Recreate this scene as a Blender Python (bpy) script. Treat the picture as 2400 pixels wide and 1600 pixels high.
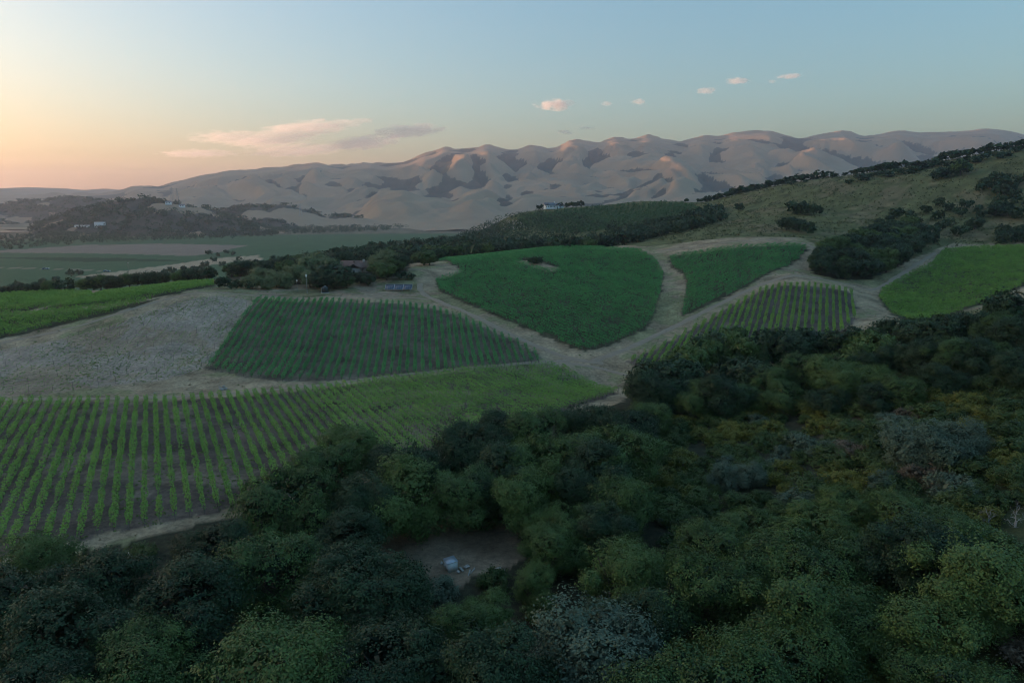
import bpy, math, random
import numpy as np
from math import radians, sin, cos, tan, atan2, sqrt, pi
for o in list(bpy.data.objects): bpy.data.objects.remove(o)
SC = bpy.context.scene
COL = SC.collection
rng = np.random.default_rng(7)
random.seed(7)

# ------------------------------------------------------------------ camera
CAMZ, PITCH, FPX = 51.0, radians(11.3), 1600.0      # drone 51 m above the near vineyard
cam_d = bpy.data.cameras.new('camera'); cam = bpy.data.objects.new('camera', cam_d); COL.objects.link(cam)
cam_d.lens = 24.0; cam_d.sensor_width = 36.0; cam_d.clip_start = 0.5; cam_d.clip_end = 60000
cam.location = (0, 0, CAMZ); cam.rotation_euler = (pi/2 - PITCH, 0, 0)
SC.camera = cam

# ------------------------------------------------------------------ sky, sun, exposure
SUN_AZ, SUN_EL = radians(-74), radians(1.3)          # azimuth from the view direction, to the left
SUN_DIR = (sin(SUN_AZ)*cos(SUN_EL), cos(SUN_AZ)*cos(SUN_EL), sin(SUN_EL))
w = bpy.data.worlds.new('World'); SC.world = w; w.use_nodes = True
wt = w.node_tree; wt.nodes.clear()
wo = wt.nodes.new('ShaderNodeOutputWorld'); bg = wt.nodes.new('ShaderNodeBackground')
sky = wt.nodes.new('ShaderNodeTexSky'); sky.sky_type = 'NISHITA'; sky.sun_disc = False
sky.sun_elevation = radians(3.0); sky.sun_rotation = SUN_AZ
sky.altitude = 60; sky.air_density = 1.0; sky.dust_density = 4.0; sky.ozone_density = 2.2
bg.inputs['Strength'].default_value = 0.15
gm = wt.nodes.new('ShaderNodeGamma'); gm.inputs[1].default_value = 0.72
wt.links.new(sky.outputs[0], gm.inputs[0]); hs = wt.nodes.new('ShaderNodeHueSaturation'); hs.inputs['Saturation'].default_value = 1.2
wt.links.new(gm.outputs[0], hs.inputs['Color']); ml = wt.nodes.new('ShaderNodeMix'); ml.data_type = 'RGBA'; ml.blend_type = 'MULTIPLY'; ml.inputs[0].default_value = 1.0; ml.inputs[7].default_value = (0.88, 1.0, 0.98, 1)
wt.links.new(hs.outputs[0], ml.inputs[6]); wt.links.new(ml.outputs[2], bg.inputs[0]); wt.links.new(bg.outputs[0], wo.inputs[0])
sun_d = bpy.data.lights.new('sun', 'SUN'); sun = bpy.data.objects.new('sun', sun_d); COL.objects.link(sun)
sun_d.energy = 3.0; sun_d.angle = radians(0.5); sun_d.color = (1.0, 0.56, 0.33)
from mathutils import Vector, Matrix
sun.rotation_euler = Vector(SUN_DIR).to_track_quat('Z', 'Y').to_euler()
SC.view_settings.view_transform = 'Standard'; SC.view_settings.look = 'None'
SC.view_settings.exposure = 2.18; SC.view_settings.gamma = 1.0
SC.cycles.max_bounces = 6; SC.cycles.diffuse_bounces = 2; SC.cycles.glossy_bounces = 1
SC.cycles.transmission_bounces = 1; SC.cycles.volume_bounces = 1; SC.cycles.transparent_max_bounces = 4
SC.cycles.use_denoising = True; SC.cycles.filter_width = 1.0

# ------------------------------------------------------------------ helpers: noise, projection, terrain
def _hash(ix, iy, s):
    ix = ix.astype(np.int64) & 0xffffffff; iy = iy.astype(np.int64) & 0xffffffff
    h = (ix*374761393 + iy*668265263 + s*974711) & 0xffffffff
    h = ((h ^ (h >> 13))*1274126177) & 0xffffffff
    h = ((h ^ (h >> 16))*2246822519) & 0xffffffff
    return ((h ^ (h >> 15)) & 0xffff)/65535.0
def vnoise(x, y, s=0):
    x = np.asarray(x, float); y = np.asarray(y, float)
    ix = np.floor(x); iy = np.floor(y); fx = x-ix; fy = y-iy
    def g(a, b):
        t = _hash(ix+a, iy+b, s)*2*pi
        return np.cos(t)*(fx-a) + np.sin(t)*(fy-b)
    ux = fx*fx*fx*(fx*(fx*6-15)+10); uy = fy*fy*fy*(fy*(fy*6-15)+10)
    a = g(0,0)*(1-ux)+g(1,0)*ux; b = g(0,1)*(1-ux)+g(1,1)*ux
    return (a*(1-uy)+b*uy)*1.5
def fbm(x, y, oct=4, s=0, gain=0.5):
    r = 0; a = 1.0; f = 1.0
    for k in range(oct):
        r = r + a*vnoise(x*f+17.3*k, y*f-9.1*k, s+k); a *= gain; f *= 2.03
    return r
def sstep(a, b, x):
    t = np.clip((np.asarray(x, float)-a)/(b-a), 0, 1); return t*t*(3-2*t)
CP, SP = cos(PITCH), sin(PITCH)
def ray(u, v):
    xc = (u-1200)/FPX; yc = (800-v)/FPX
    return np.array([xc, CP+yc*SP, -SP+yc*CP])
def pt(u, v, Y):
    d = ray(u, v); return np.array([0, 0, CAMZ]) + d*(Y/d[1])
def proj(x, y, z):
    dz = z-CAMZ; f = y*CP-dz*SP; up = y*SP+dz*CP
    return 1200+FPX*x/f, 800-FPX*up/f

# the lie of the land: heights read at known spots, (u, v, metres ahead) or plain x, y, z
UVY = [(0,950,171),(0,930,180),(0,810,225),(0,780,240),(0,690,340),(250,750,245),(250,900,192),(250,690,335),
 (480,690,276),(500,664,330),(490,870,205),(850,886,203),(1265,847,229),(590,700,282),(800,700,290),(1000,704,296),
 (1150,760,263),(1230,800,248),(800,790,242),(450,790,232),(700,680,318),(935,682,316),(820,645,355),(1000,640,350),(980,617,400),
 (1370,820,241),(1020,652,345),(1100,726,281),(1250,802,248),(1340,842,233),(1280,685,308),(1280,622,372),(1450,586,428),
 (1350,583,432),(1545,640,358),(1530,745,276),(1600,742,277),(1568,620,372),(1500,530,750),(1500,475,940),(1380,484,1000),
 (1280,492,1000),(1200,505,1050),(1700,572,402),(1890,570,400),(1560,590,405),(1850,642,328),(1750,690,300),
 (1830,662,312),(2000,682,300),(2020,735,268),(1830,805,238),(1500,852,230),(2040,692,308),(2180,592,400),
 (2060,690,315),(2130,742,274),(2400,672,300),(2400,590,390),(2200,592,398),(2400,550,440),(2400,450,520),(2400,350,625),
 (2200,485,520),(2200,388,650),(2000,505,520),(2000,412,700),(1850,520,500),(1860,430,720),(1700,500,650),(1700,462,800),
 (1600,484,880),(1600,545,550),(1440,905,212),(1300,520,880),(1400,512,860),(1400,540,740),(1220,520,960),(1560,512,770)]
XYZ = [(-130,110,0),(-75,110,0),(-60,150,-.2),(-10,170,0),(-20,130,0),(0,200,-2),(-30,200,-1),(-100,150,0),(-200,150,2),(-200,90,0),
 (-60,70,0),(-100,60,0),(0,45,3),(0,20,8),(0,90,0),(40,50,8),(60,60,14),(90,100,17),(55,100,7),(30,100,2),(25,150,0),(60,150,4),
 (100,150,14),(140,150,24),(80,205,2),(120,200,12),(160,200,22),(50,200,-1.5),(200,200,30),(150,100,30),(100,50,28),
 (-260,420,-4),(-330,520,-30),(-420,700,-39),(-150,430,9),(-200,520,-3),(-220,640,-6),(-60,450,13),(-80,560,9),(-150,800,-3),(-300,760,-30),(-250,900,-30),
 (-60,700,9),(40,600,12),(60,760,19),(-40,1000,5),(150,900,38),(120,1150,12),(-150,1150,-25),(-100,1400,-38),(100,1500,-30),(60,520,17),(80,640,12),
 (-600,1000,-40),(-900,1400,-40),(-500,1500,-40),(-900,800,-40),(-700,600,-38),(-1000,400,-36),(-500,380,-12),
 (550,820,85),(620,1050,35),(400,920,52),(420,1250,-10),(240,1050,40),(260,1350,-15),(120,1250,10),(150,1500,-30),
 (700,620,112),(900,850,95),(950,1300,0),(650,320,75),(450,120,55),(220,-60,40),(-200,-60,8),(-500,0,-2),(-450,200,0),(0,-120,22),
 (900,-100,70),(1000,400,100),(-900,-100,-30),(500,1600,-38),(1000,1600,-30)]
C = np.array([pt(*c) for c in UVY] + [np.array(c, float) for c in XYZ])
def _phi(r2): return np.where(r2 > 1e-12, 0.5*r2*np.log(np.maximum(r2, 1e-12)), 0.0)
CS = 300.0
A_ = C[:, :2]/CS; n_ = len(A_)
K_ = _phi(((A_[:, None]-A_[None])**2).sum(-1)) + np.eye(n_)*1e-4
P_ = np.c_[np.ones(n_), A_]
W_ = np.linalg.solve(np.block([[K_, P_], [P_.T, np.zeros((3, 3))]]), np.r_[C[:, 2], np.zeros(3)])
def _tps(x, y):
    x = np.asarray(x, float)/CS; y = np.asarray(y, float)/CS; sh = x.shape; x = x.ravel(); y = y.ravel()
    out = np.empty_like(x)
    for i in range(0, len(x), 20000):
        X = x[i:i+20000]; Yv = y[i:i+20000]
        r2 = (X[:, None]-A_[None, :, 0])**2 + (Yv[:, None]-A_[None, :, 1])**2
        out[i:i+20000] = _phi(r2)@W_[:n_] + W_[n_] + W_[n_+1]*X + W_[n_+2]*Yv
    return out.reshape(sh)
def H(x, y):
    x = np.asarray(x, float); y = np.asarray(y, float)
    r = np.sqrt(x*x + y*y)
    wgt = 1-sstep(1450, 2000, np.sqrt(x*x+(y*1.0)**2))
    h = np.clip(_tps(np.clip(x, -1100, 1150), np.clip(y, -150, 1650)), -42, 125)
    far = -40 + 2*fbm(x/700, y/700, 2, 5)
    return h*wgt + far*(1-wgt) + 0.25*fbm(x/14, y/14, 3, 3)*sstep(30, 90, r)
def hz(x, y): return float(H(np.array([x]), np.array([y]))[0])
def at(u, v, y0=25.0, y1=3000.0):
    """the point of the ground seen at pixel (u, v)"""
    d = ray(u, v); n = 700
    ys = np.geomspace(y0, y1, n); P = np.array([0, 0, CAMZ])[None] + d[None]*(ys/d[1])[:, None]
    g = P[:, 2]-H(P[:, 0], P[:, 1]); k = np.argmax(g < 0)
    if g[k] >= 0: k = n-1
    a, b = ys[max(k-1, 0)], ys[k]
    for _ in range(12):
        m = (a+b)/2; p = np.array([0, 0, CAMZ])+d*(m/d[1])
        if p[2] > hz(p[0], p[1]): a = m
        else: b = m
    p = np.array([0, 0, CAMZ])+d*(b/d[1]); p[2] = hz(p[0], p[1]); return p
def tree_at(u, vtop, h, ylo=30., yhi=2500.):
    """where a thing h metres tall stands when its top shows at (u, vtop): nearest such place"""
    ys = np.geomspace(ylo, yhi, 500); xs = np.zeros_like(ys)
    for _ in range(3):
        zz = H(xs, ys)+h; f = ys*CP-(zz-CAMZ)*SP; xs = (u-1200)/FPX*f
    zz = H(xs, ys)+h
    _, vv = proj(xs, ys, zz); k = np.argmax(vv < vtop)
    if vv[k] >= vtop: k = int(np.argmin(vv))
    return np.array([xs[k], ys[k], zz[k]-h])

# ------------------------------------------------------------------ helpers: meshes, objects, materials
def mesh_np(name, V, F, mat=None, smooth=False, attrs=None):
    """V (n,3), F (m,k) with one k"""
    V = np.ascontiguousarray(V, np.float32); F = np.ascontiguousarray(F, np.int32)
    me = bpy.data.meshes.new(name); m, k = F.shape
    me.vertices.add(len(V)); me.vertices.foreach_set('co', V.ravel())
    me.loops.add(m*k); me.loops.foreach_set('vertex_index', F.ravel())
    me.polygons.add(m); me.polygons.foreach_set('loop_start', np.arange(0, m*k, k, dtype=np.int32))
    if smooth: me.polygons.foreach_set('use_smooth', np.ones(m, bool))
    for an, arr in (attrs or {}).items():
        arr = np.asarray(arr, np.float32)
        if arr.ndim == 1:
            a = me.attributes.new(an, 'FLOAT', 'POINT'); a.data.foreach_set('value', arr)
        else:
            a = me.attributes.new(an, 'FLOAT_COLOR', 'POINT')
            a.data.foreach_set('color', np.c_[arr, np.ones(len(arr))].astype(np.float32).ravel())
    me.update(); me.validate()
    if mat: me.materials.append(mat)
    return me
def tag(o, label=None, cat=None, group=None, kind=None):
    if label: o['label'] = label
    if cat: o['category'] = cat
    if group: o['group'] = group
    if kind: o['kind'] = kind
    return o
def add(name, me, parent=None, loc=None, rz=0, sc=None):
    o = bpy.data.objects.new(name, me); COL.objects.link(o)
    if parent: o.parent = parent
    if loc is not None: o.location = [float(c) for c in loc]
    if rz: o.rotation_euler = (0, 0, rz)
    if sc is not None: o.scale = (sc, sc, sc) if np.isscalar(sc) else tuple(float(s) for s in sc)
    return o
def grid_faces(nr, nc):
    i = np.arange(nr-1)[:, None]*nc + np.arange(nc-1)[None]
    return np.stack([i, i+1, i+nc+1, i+nc], -1).reshape(-1, 4)
class NT:
    """small node-graph builder"""
    def __init__(s, name, rough=0.9, spec=0.2):
        s.m = bpy.data.materials.new(name); s.m.use_nodes = True; s.t = s.m.node_tree
        s.b = s.t.nodes['Principled BSDF']; s.b.inputs['Roughness'].default_value = rough
        s.b.inputs['Specular IOR Level'].default_value = spec
    def n(s, typ, **kw):
        x = s.t.nodes.new('ShaderNode'+typ)
        for k, v in kw.items(): setattr(x, k, v)
        return x
    def l(s, a, b): s.t.links.new(a, b)
    def noise(s, scale, detail=4, rough=0.55, vec=None, dist=0.0):
        x = s.n('TexNoise'); x.inputs['Scale'].default_value = scale; x.inputs['Detail'].default_value = detail
        x.inputs['Roughness'].default_value = rough; x.inputs['Distortion'].default_value = dist
        if vec is not None: s.l(vec, x.inputs['Vector'])
        return x.outputs['Fac']
    def coord(s, which='Object', scale=None):
        o = s.n('TexCoord').outputs[which]
        if scale:
            mp = s.n('Mapping'); mp.inputs['Scale'].default_value = scale; s.l(o, mp.inputs['Vector']); o = mp.outputs[0]
        return o
    def attr(s, name, col=False):
        a = s.n('Attribute'); a.attribute_name = name
        return a.outputs['Color' if col else 'Fac']
    def ramp(s, f, stops):
        r = s.n('ValToRGB'); e = r.color_ramp.elements
        while len(e) < len(stops): e.new(0.5)
        for q, (p, c) in zip(e, stops): q.position = p; q.color = (*c, 1) if len(c) == 3 else c
        s.l(f, r.inputs[0]); return r.outputs[0]
    def mix(s, f, a, b, mode='MIX'):
        x = s.n('Mix', data_type='RGBA', blend_type=mode)
        for sock, v in ((x.inputs[0], f), (x.inputs[6], a), (x.inputs[7], b)):
            if isinstance(v, (int, float)): sock.default_value = v
            elif isinstance(v, tuple): sock.default_value = (*v, 1)
            else: s.l(v, sock)
        return x.outputs[2]
    def math(s, op, a, b=None, c=None):
        x = s.n('Math', operation=op)
        for i, v in enumerate((a, b, c)):
            if v is None: continue
            if isinstance(v, (int, float)): x.inputs[i].default_value = v
            else: s.l(v, x.inputs[i])
        return x.outputs[0]
    def step(s, f, a, b):
        x = s.n('MapRange', interpolation_type='SMOOTHSTEP'); s.l(f, x.inputs['Value'])
        x.inputs['From Min'].default_value = a; x.inputs['From Max'].default_value = b
        return x.outputs[0]
    def color(s, c):
        if isinstance(c, tuple): s.b.inputs['Base Color'].default_value = (*c, 1)
        else: s.l(c, s.b.inputs['Base Color'])
        return s
    def bump(s, f, strength=0.5, dist=0.1):
        x = s.n('Bump'); x.inputs['Strength'].default_value = strength; x.inputs['Distance'].default_value = dist
        s.l(f, x.inputs['Height']); s.l(x.outputs[0], s.b.inputs['Normal']); return s
def plain(name, c, rough=0.8, spec=0.3, var=0.25, scale=3.0, metal=0.0):
    t = NT(name, rough, spec); f = t.noise(scale, 5, 0.6, t.coord())
    t.color(t.mix(t.step(f, .3, .7), tuple(k*(1-var) for k in c), tuple(min(1, k*(1+var)) for k in c)))
    t.b.inputs['Metallic'].default_value = metal
    return t.m
# ------------------------------------------------------------------ far country: mountains, low hills, western range
def prof(pts, u): 
    a = np.array(pts, float); return np.interp(u, a[:, 0], a[:, 1])
def vz(v, u, Y):
    """height that shows at row v from Y metres ahead"""
    yc = (800-v)/FPX; return CAMZ + Y*(-SP+yc*CP)/(CP+yc*SP)
SKY = [(-600,470),(330,452),(375,434),(430,436),(480,420),(571,400),(600,398),(653,393),(704,389),(745,386),(768,381),(812,389),(836,386),(900,380),(921,387),
 (982,374),(1010,359),(1026,361),(1050,346),(1088,350),(1118,347),(1149,339),(1186,353),(1210,352),(1248,338),(1285,350),(1333,326),
 (1380,338),(1424,321),(1469,327),(1494,318),(1530,326),(1571,332),(1600,323),(1620,318),(1651,324),(1678,313),(1763,306),(1821,327),(1845,318),
 (1920,308),(1960,322),(2035,306),(2093,312),(2178,307),(2236,301),(2280,308),(2341,330),(2420,350),(2600,330),(2900,320)]
FRONT = [(-600,520),(330,500),(450,470),(520,462),(600,470),(660,448),(720,452),(800,462),(880,432),(960,440),(1040,452),(1100,440),(1190,452),
 (1260,420),(1330,412),(1400,428),(1470,415),(1540,400),(1620,420),(1700,405),(1780,412),(1850,398),(1950,410),(2100,395),(2300,400),(2900,400)]
LOW = [(-600,530),(330,524),(500,506),(560,500),(640,515),(760,500),(850,512),(900,462),(960,455),(1010,470),(1060,472),(1110,455),(1150,462),(1190,480),
 (1230,470),(1320,476),(1400,470),(1500,452),(1560,448),(1640,462),(1800,452),(2000,450),(2900,450)]
def prof_s(p, u, k=16):
    return (prof(p, u-k)+2*prof(p, u-k/2)+3*prof(p, u)+2*prof(p, u+k/2)+prof(p, u+k))/9
def billow(x, y, oct=4, s=0):
    r = 0; a = 1.; f = 1.
    for k in range(oct):
        r = r + a*np.abs(vnoise(x*f+3.7*k, y*f+8.2*k, s+k)); a *= .5; f *= 2.1
    return r
nu, nyy = 540, 260
ug = np.linspace(-350, 2900, nu); Yg = np.geomspace(2500, 9500, nyy)
UU, YY = np.meshgrid(ug, Yg)
XX = (UU-1200)/FPX*YY/CP*1.02
wx = 260*fbm(XX/1400, YY/1400, 3, 21); wy = 260*fbm(XX/1400+9, YY/1400, 3, 22)
Uw = UU + wx*0.10
def layer(p, Yc, front, back, zb):
    zc = vz(prof_s(p, UU), UU, Yc)
    wob = Yc + 350*fbm(XX/900, 0*YY, 2, 31)*0
    t = (YY-wob)
    f = np.where(t < 0, 1-np.clip(-t/front, 0, 1)**1.15, 1-np.clip(t/back, 0, 1)**1.6)
    f = np.clip(f, 0, 1); f = f*f*(3-2*f)*0.45 + f*0.55
    return zb + (zc-zb)*f
Ysky = 6600
Z1 = layer(SKY, Ysky, 2600, 2600, -60)
Z2 = layer(FRONT, 5000, 1700, 1500, -60)
Z3 = layer(LOW, 3700, 1000, 900, -60)
def smax(a, b, k): 
    h = np.clip(.5+.5*(a-b)/k, 0, 1); return b*(1-h)+a*h + k*h*(1-h)
def sbil(x, y, oct, sd):
    r = 0; a = 1.; f = 1.
    for k in range(oct):
        q = vnoise(x*f+3.7*k, y*f+8.2*k, sd+k); r = r + a*(np.sqrt(q*q+.006)-.05); a *= .42; f *= 2.1
    return r
Zs = vz(prof_s(SKY, ug), 0, Ysky); ker = np.hanning(61); ker /= ker.sum()
res = Zs-np.convolve(np.pad(Zs, 30, mode='edge'), ker, 'valid')
tf = np.clip((Ysky-YY)/1500, 0, 1.6)
uw = UU + 70*fbm(YY/700+UU/900, UU/1500, 2, 44)*np.clip(tf*2, 0, 1.5) + 25*tf
spur = np.interp(uw, ug, res)*1.9*np.clip(tf*3, 0, 1)*np.exp(-tf*1.1) * (YY < Ysky)
bl = sbil((XX+wx)/800, (YY+wy)/1100, 4, 41); rib = sbil((XX+wx*1.2)/280 + YY/2300, (YY+wy)/1100, 3, 47)
Zm = smax(smax(Z1+spur, Z2, 60), Z3, 40)
rel = np.clip((Zm+60)/240, 0, 1)
crest = np.exp(-((YY-Ysky)/330)**2)
Zm = Zm + (135*(bl-0.33) + 80*(rib-.3))*rel*(1-crest) + 4*fbm(XX/120, YY/120, 3, 52)*rel
gx_ = XX+wx*.9+.18*YY*np.sin(YY/900.)
gul = np.abs(vnoise(gx_/230, YY/1500, 57)) + .45*np.abs(vnoise(gx_/95+7, YY/800, 58))
Zm = Zm + 62*(gul-.38)*rel*(1-.55*crest)
cap = vz(prof_s(SKY, UU)+2.5, 0, YY) - 6 - 30*np.clip((Ysky-YY)/800, 0, 1)      # nothing nearer stands above the main crest
Zm = np.where(np.abs(YY-Ysky) > 60, np.minimum(Zm, cap+8*np.tanh((Zm-cap)/60)*(Zm > cap)), Zm)
Zm = np.maximum(Zm, -60)
def blur2(A, k):
    ke = np.hanning(2*k+1); ke /= ke.sum()
    A = np.apply_along_axis(lambda r: np.convolve(np.pad(r, k, mode='edge'), ke, 'valid'), 1, A)
    return np.apply_along_axis(lambda r: np.convolve(np.pad(r, k, mode='edge'), ke, 'valid'), 0, A)
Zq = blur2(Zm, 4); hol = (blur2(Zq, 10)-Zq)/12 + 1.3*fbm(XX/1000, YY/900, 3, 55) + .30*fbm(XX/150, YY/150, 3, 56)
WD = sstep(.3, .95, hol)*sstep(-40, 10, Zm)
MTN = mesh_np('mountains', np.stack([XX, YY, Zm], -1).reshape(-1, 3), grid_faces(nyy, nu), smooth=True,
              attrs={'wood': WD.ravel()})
t = NT('dry_hill_grass', 1.0, 0.05)
p = t.n('NewGeometry').outputs['Position']
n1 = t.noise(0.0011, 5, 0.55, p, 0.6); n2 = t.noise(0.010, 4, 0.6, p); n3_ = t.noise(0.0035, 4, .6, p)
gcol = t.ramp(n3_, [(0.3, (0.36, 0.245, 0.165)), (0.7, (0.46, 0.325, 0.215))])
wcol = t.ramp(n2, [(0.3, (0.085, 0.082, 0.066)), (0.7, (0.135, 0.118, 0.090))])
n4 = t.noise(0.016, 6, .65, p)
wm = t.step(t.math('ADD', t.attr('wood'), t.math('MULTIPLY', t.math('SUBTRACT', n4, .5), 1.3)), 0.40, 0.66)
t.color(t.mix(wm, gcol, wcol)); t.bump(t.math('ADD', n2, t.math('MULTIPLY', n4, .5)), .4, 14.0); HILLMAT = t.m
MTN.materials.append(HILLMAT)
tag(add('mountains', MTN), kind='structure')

# the western range: seen at the left edge, it runs on to the left and keeps the evening sun off the valley
az = np.radians(np.linspace(-150, -8, 420)); rr = np.geomspace(7500, 14500, 60)
AZ, RR = np.meshgrid(az, rr)
adeg = np.degrees(AZ)
ush = 1200+FPX*np.tan(np.clip(AZ, -1.2, 1.2))/CP
FARL = [(-400,436),(0,442),(70,439),(160,442),(200,446),(250,442),(300,447),(345,455),(600,480)]
ztop = vz(prof(FARL, ush), 0, 11000*np.cos(AZ))
ztop = np.where(adeg < -42, 500+50*fbm(adeg/9, adeg*0, 3, 61), ztop)
ztop = ztop*1.0
tt = np.abs(RR-11000)
ff = np.where(RR < 11000, 1-np.clip(tt/3400, 0, 1), 1-np.clip(tt/3400, 0, 1)); ff = ff*ff*(3-2*ff)
Zw = -50 + (ztop+50)*ff + 50*fbm(RR/900*np.sin(AZ)*2, RR/900*np.cos(AZ)*2, 4, 63)*ff*(1-ff)*3
tag(add('western_hills', mesh_np('western_hills', np.stack([RR*np.sin(AZ), RR*np.cos(AZ), Zw], -1).reshape(-1, 3),
    grid_faces(60, 420), HILLMAT, True)), kind='structure')

# low hills on the far side of the valley
LH = [(3700, 650, [(-500,466),(-200,472),(0,479),(30,483),(70,500),(105,520),(130,545),(400,560),(2900,560)]),
      (3900, 650, [(-500,480),(60,482),(120,473),(200,466),(260,468),(310,474),(360,485),(420,500),(520,520),(2900,560)]),
      (2350, 420, [(-500,610),(90,610),(120,548),(150,525),(200,512),(260,492),(330,477),(390,471),(430,474),(470,484),(520,492),(570,508),(620,524),(680,540),(760,560),(2900,560)]),
      (3000, 500, [(-500,560),(430,545),(500,512),(560,492),(610,482),(690,482),(730,488),(790,505),(870,512),(950,525),(1050,545),(2900,560)])]
def LOWH(x, y):
    u = 1200+FPX*x*CP/y/1.02; z = np.full(np.shape(x), -60.)
    for Yc, wd, p in LH:
        zc = vz(prof(p, u+4*fbm(u/30, y/200, 2, 81)), 0, Yc); f = np.clip(1-np.abs(y-Yc)/wd, 0, 1); f = f*f*(3-2*f)
        z = np.maximum(z, -60+(zc+60)*f)
    r = np.clip((z+50)/60, 0, 1)
    return z + r*(26*(sbil(x/260, y/320, 3, 83)-.3)) + 2*fbm(x/60, y/60, 3, 84)*r
def LWK(x, y):
    u = 1200+FPX*x*CP/y/1.02
    return fbm(x/170, y/170, 3, 151) + .25*(1-sstep(560, 700, u)) - .5*sstep(600, 800, u)
lu = np.linspace(-300, 1100, 260); ly = np.geomspace(1900, 4600, 130); LU, LY = np.meshgrid(lu, ly); LX = (LU-1200)/FPX*LY/CP*1.02
LZ = LOWH(LX, LY)
tag(add('low_hills', mesh_np('low_hills', np.stack([LX, LY, LZ], -1).reshape(-1, 3), grid_faces(130, 260), HILLMAT, True, {'wood': sstep(-.2, .0, LWK(LX, LY)).ravel()})), kind='structure')
# ------------------------------------------------------------------ where the fields, tracks and plots lie
def wpoly(px): return np.array([at(u, v)[:2] for u, v in px])
def inside(P, x, y):
    x = np.asarray(x); y = np.asarray(y); r = np.zeros(x.shape, bool); n = len(P); j = n-1
    for i in range(n):
        xi, yi = P[i]; xj, yj = P[j]
        c = ((yi > y) != (yj > y)) & (x < (xj-xi)*(y-yi)/(yj-yi+1e-12)+xi); r ^= c; j = i
    return r
PX = dict(
 near=[(-110,952),(0,946),(200,943),(330,941),(450,936),(560,928),(700,917),(850,899),(1000,882),(1150,866),(1290,856),(1330,866),(1450,922),
       (1300,975),(1100,1035),(950,1080),(800,1130),(700,1160),(565,1194),(498,1200),(396,1224),(323,1239),(252,1247),(175,1271),(95,1280),(0,1306),(-150,1345)],
 mid=[(483,864),(560,882),(667,894),(800,892),(900,883),(1000,874),(1100,865),(1262,851),(1262,832),(1200,796),(1100,754),(1020,726),(950,714),(800,707),(605,702)],
 heart=[(1020,612),(1100,604),(1200,593),(1320,584),(1400,583),(1480,587),(1510,594),(1540,616),(1555,642),(1548,690),(1530,747),(1515,770),(1450,802),(1390,822),
        (1360,822),(1300,797),(1230,767),(1150,737),(1080,707),(1030,682),(1022,657),(1060,648),(1085,634),(1060,622)],
 hole=[(1206,612),(1240,609),(1290,621),(1320,631),(1290,637),(1250,627)],
 tri=[(1568,602),(1650,592),(1750,580),(1850,575),(1893,580),(1880,602),(1850,624),(1760,667),(1680,707),(1600,742),(1598,735),(1606,700),(1612,662),(1600,642),(1575,627)],
 low=[(1470,847),(1500,836),(1570,802),(1700,727),(1780,682),(1830,670),(1900,670),(1995,685),(2006,722),(2002,750),(1950,800),(1830,842),(1600,876),(1530,870)],
 right=[(2060,702),(2065,682),(2110,657),(2180,622),(2212,588),(2300,581),(2480,576),(2500,655),(2400,670),(2330,702),(2250,732),(2150,752),(2090,737)],
 left_front=[(-110,738),(60,738),(150,730),(250,721),(330,708),(395,693),(330,715),(250,738),(120,767),(0,794),(-110,812)],
 left_back=[(-110,732),(60,730),(82,724),(215,697),(215,688),(150,687),(0,694),(-110,698)],
 left_strip=[(90,729),(150,723),(300,706),(420,688),(505,671),(500,664),(400,672),(250,687),(222,697),(100,724)],
 bare=[(-110,842),(0,820),(150,792),(250,767),(330,738),(420,709),(500,693),(570,700),(598,707),(560,762),(500,848),(476,866),(380,890),(250,905),(100,925),(-110,938)],
 plateau=[(-250,1380),(0,1330),(130,1305),(560,1205),(800,1150),(1000,1090),(1450,945),(1530,885),(1900,850),(2100,775),(2330,715),(2500,690),(2520,560),(2230,572),(2180,592),(2050,652),(1960,655),(1900,640),
          (1930,585),(1880,558),(1780,555),(1500,578),(1350,576),(1000,606),(960,625),(950,650),(820,660),(700,668),(560,668),(520,655),(400,664),(250,680),(0,688),(-250,694)],
 orchard=[(1210,512),(1290,498),(1380,488),(1500,477),(1600,476),(1640,490),(1560,515),(1470,535),(1380,545),(1300,545),(1230,530)],
 yard=[(600,694),(980,694),(990,670),(960,645),(860,655),(740,676),(600,684)],
)
FIELD = {k: wpoly(v) for k, v in PX.items()}
# ------------------------------------------------------------------ the ground, one sheet to the horizon
aa = np.radians(np.r_[np.linspace(-180, -46, 45)[:-1], np.linspace(-46, 46, 360), np.linspace(46, 180, 45)[1:]])
rg = np.r_[np.linspace(3, 90, 60)[:-1], np.linspace(90, 470, 300)[:-1], np.geomspace(470, 2200, 110)[:-1], np.geomspace(2200, 15500, 36)]
AA, RG = np.meshgrid(aa, rg); GX = RG*np.sin(AA); GY = RG*np.cos(AA)
GZ = H(GX, GY)
wX = GX + 1.3*fbm(GX/5, GY/5, 3, 71); wY = GY + 1.3*fbm(GX/5+50, GY/5, 3, 72)
T = np.zeros(GX.shape + (3,)); T[:] = (0.055, 0.055, 0.035)          # leaf litter and undergrowth
f1 = fbm(GX/40, GY/40, 4, 75); f2 = fbm(GX/9, GY/9, 3, 76)
def put(mask, c, var=0.0, f=None):
    k = 1 + var*(f if f is not None else f2); T[mask] = (np.array(c)[None]*k[mask][:, None])
hill = (GX > -20) & (GZ > 14) & (GY > 380)
put(hill, (0.150, 0.150, 0.068), .5)
br = hill & (f1 + .4*f2 > .3) & (GX > 150); put(br, (0.195, 0.160, 0.088), .4)
put(inside(FIELD['orchard'], wX, wY), (0.10, 0.125, 0.055), .3)
near_scrub = (GX+6*f1 > 25) & (GY < 200) & (GZ > 6); put(near_scrub, (0.075, 0.085, 0.04), .5)
br2 = near_scrub & (f1 > .3); put(br2, (0.17, 0.135, 0.095), .4)
val = (GZ < -30) & (GY > 300); put(val, (0.085, 0.150, 0.075), .1, f1)
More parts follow.
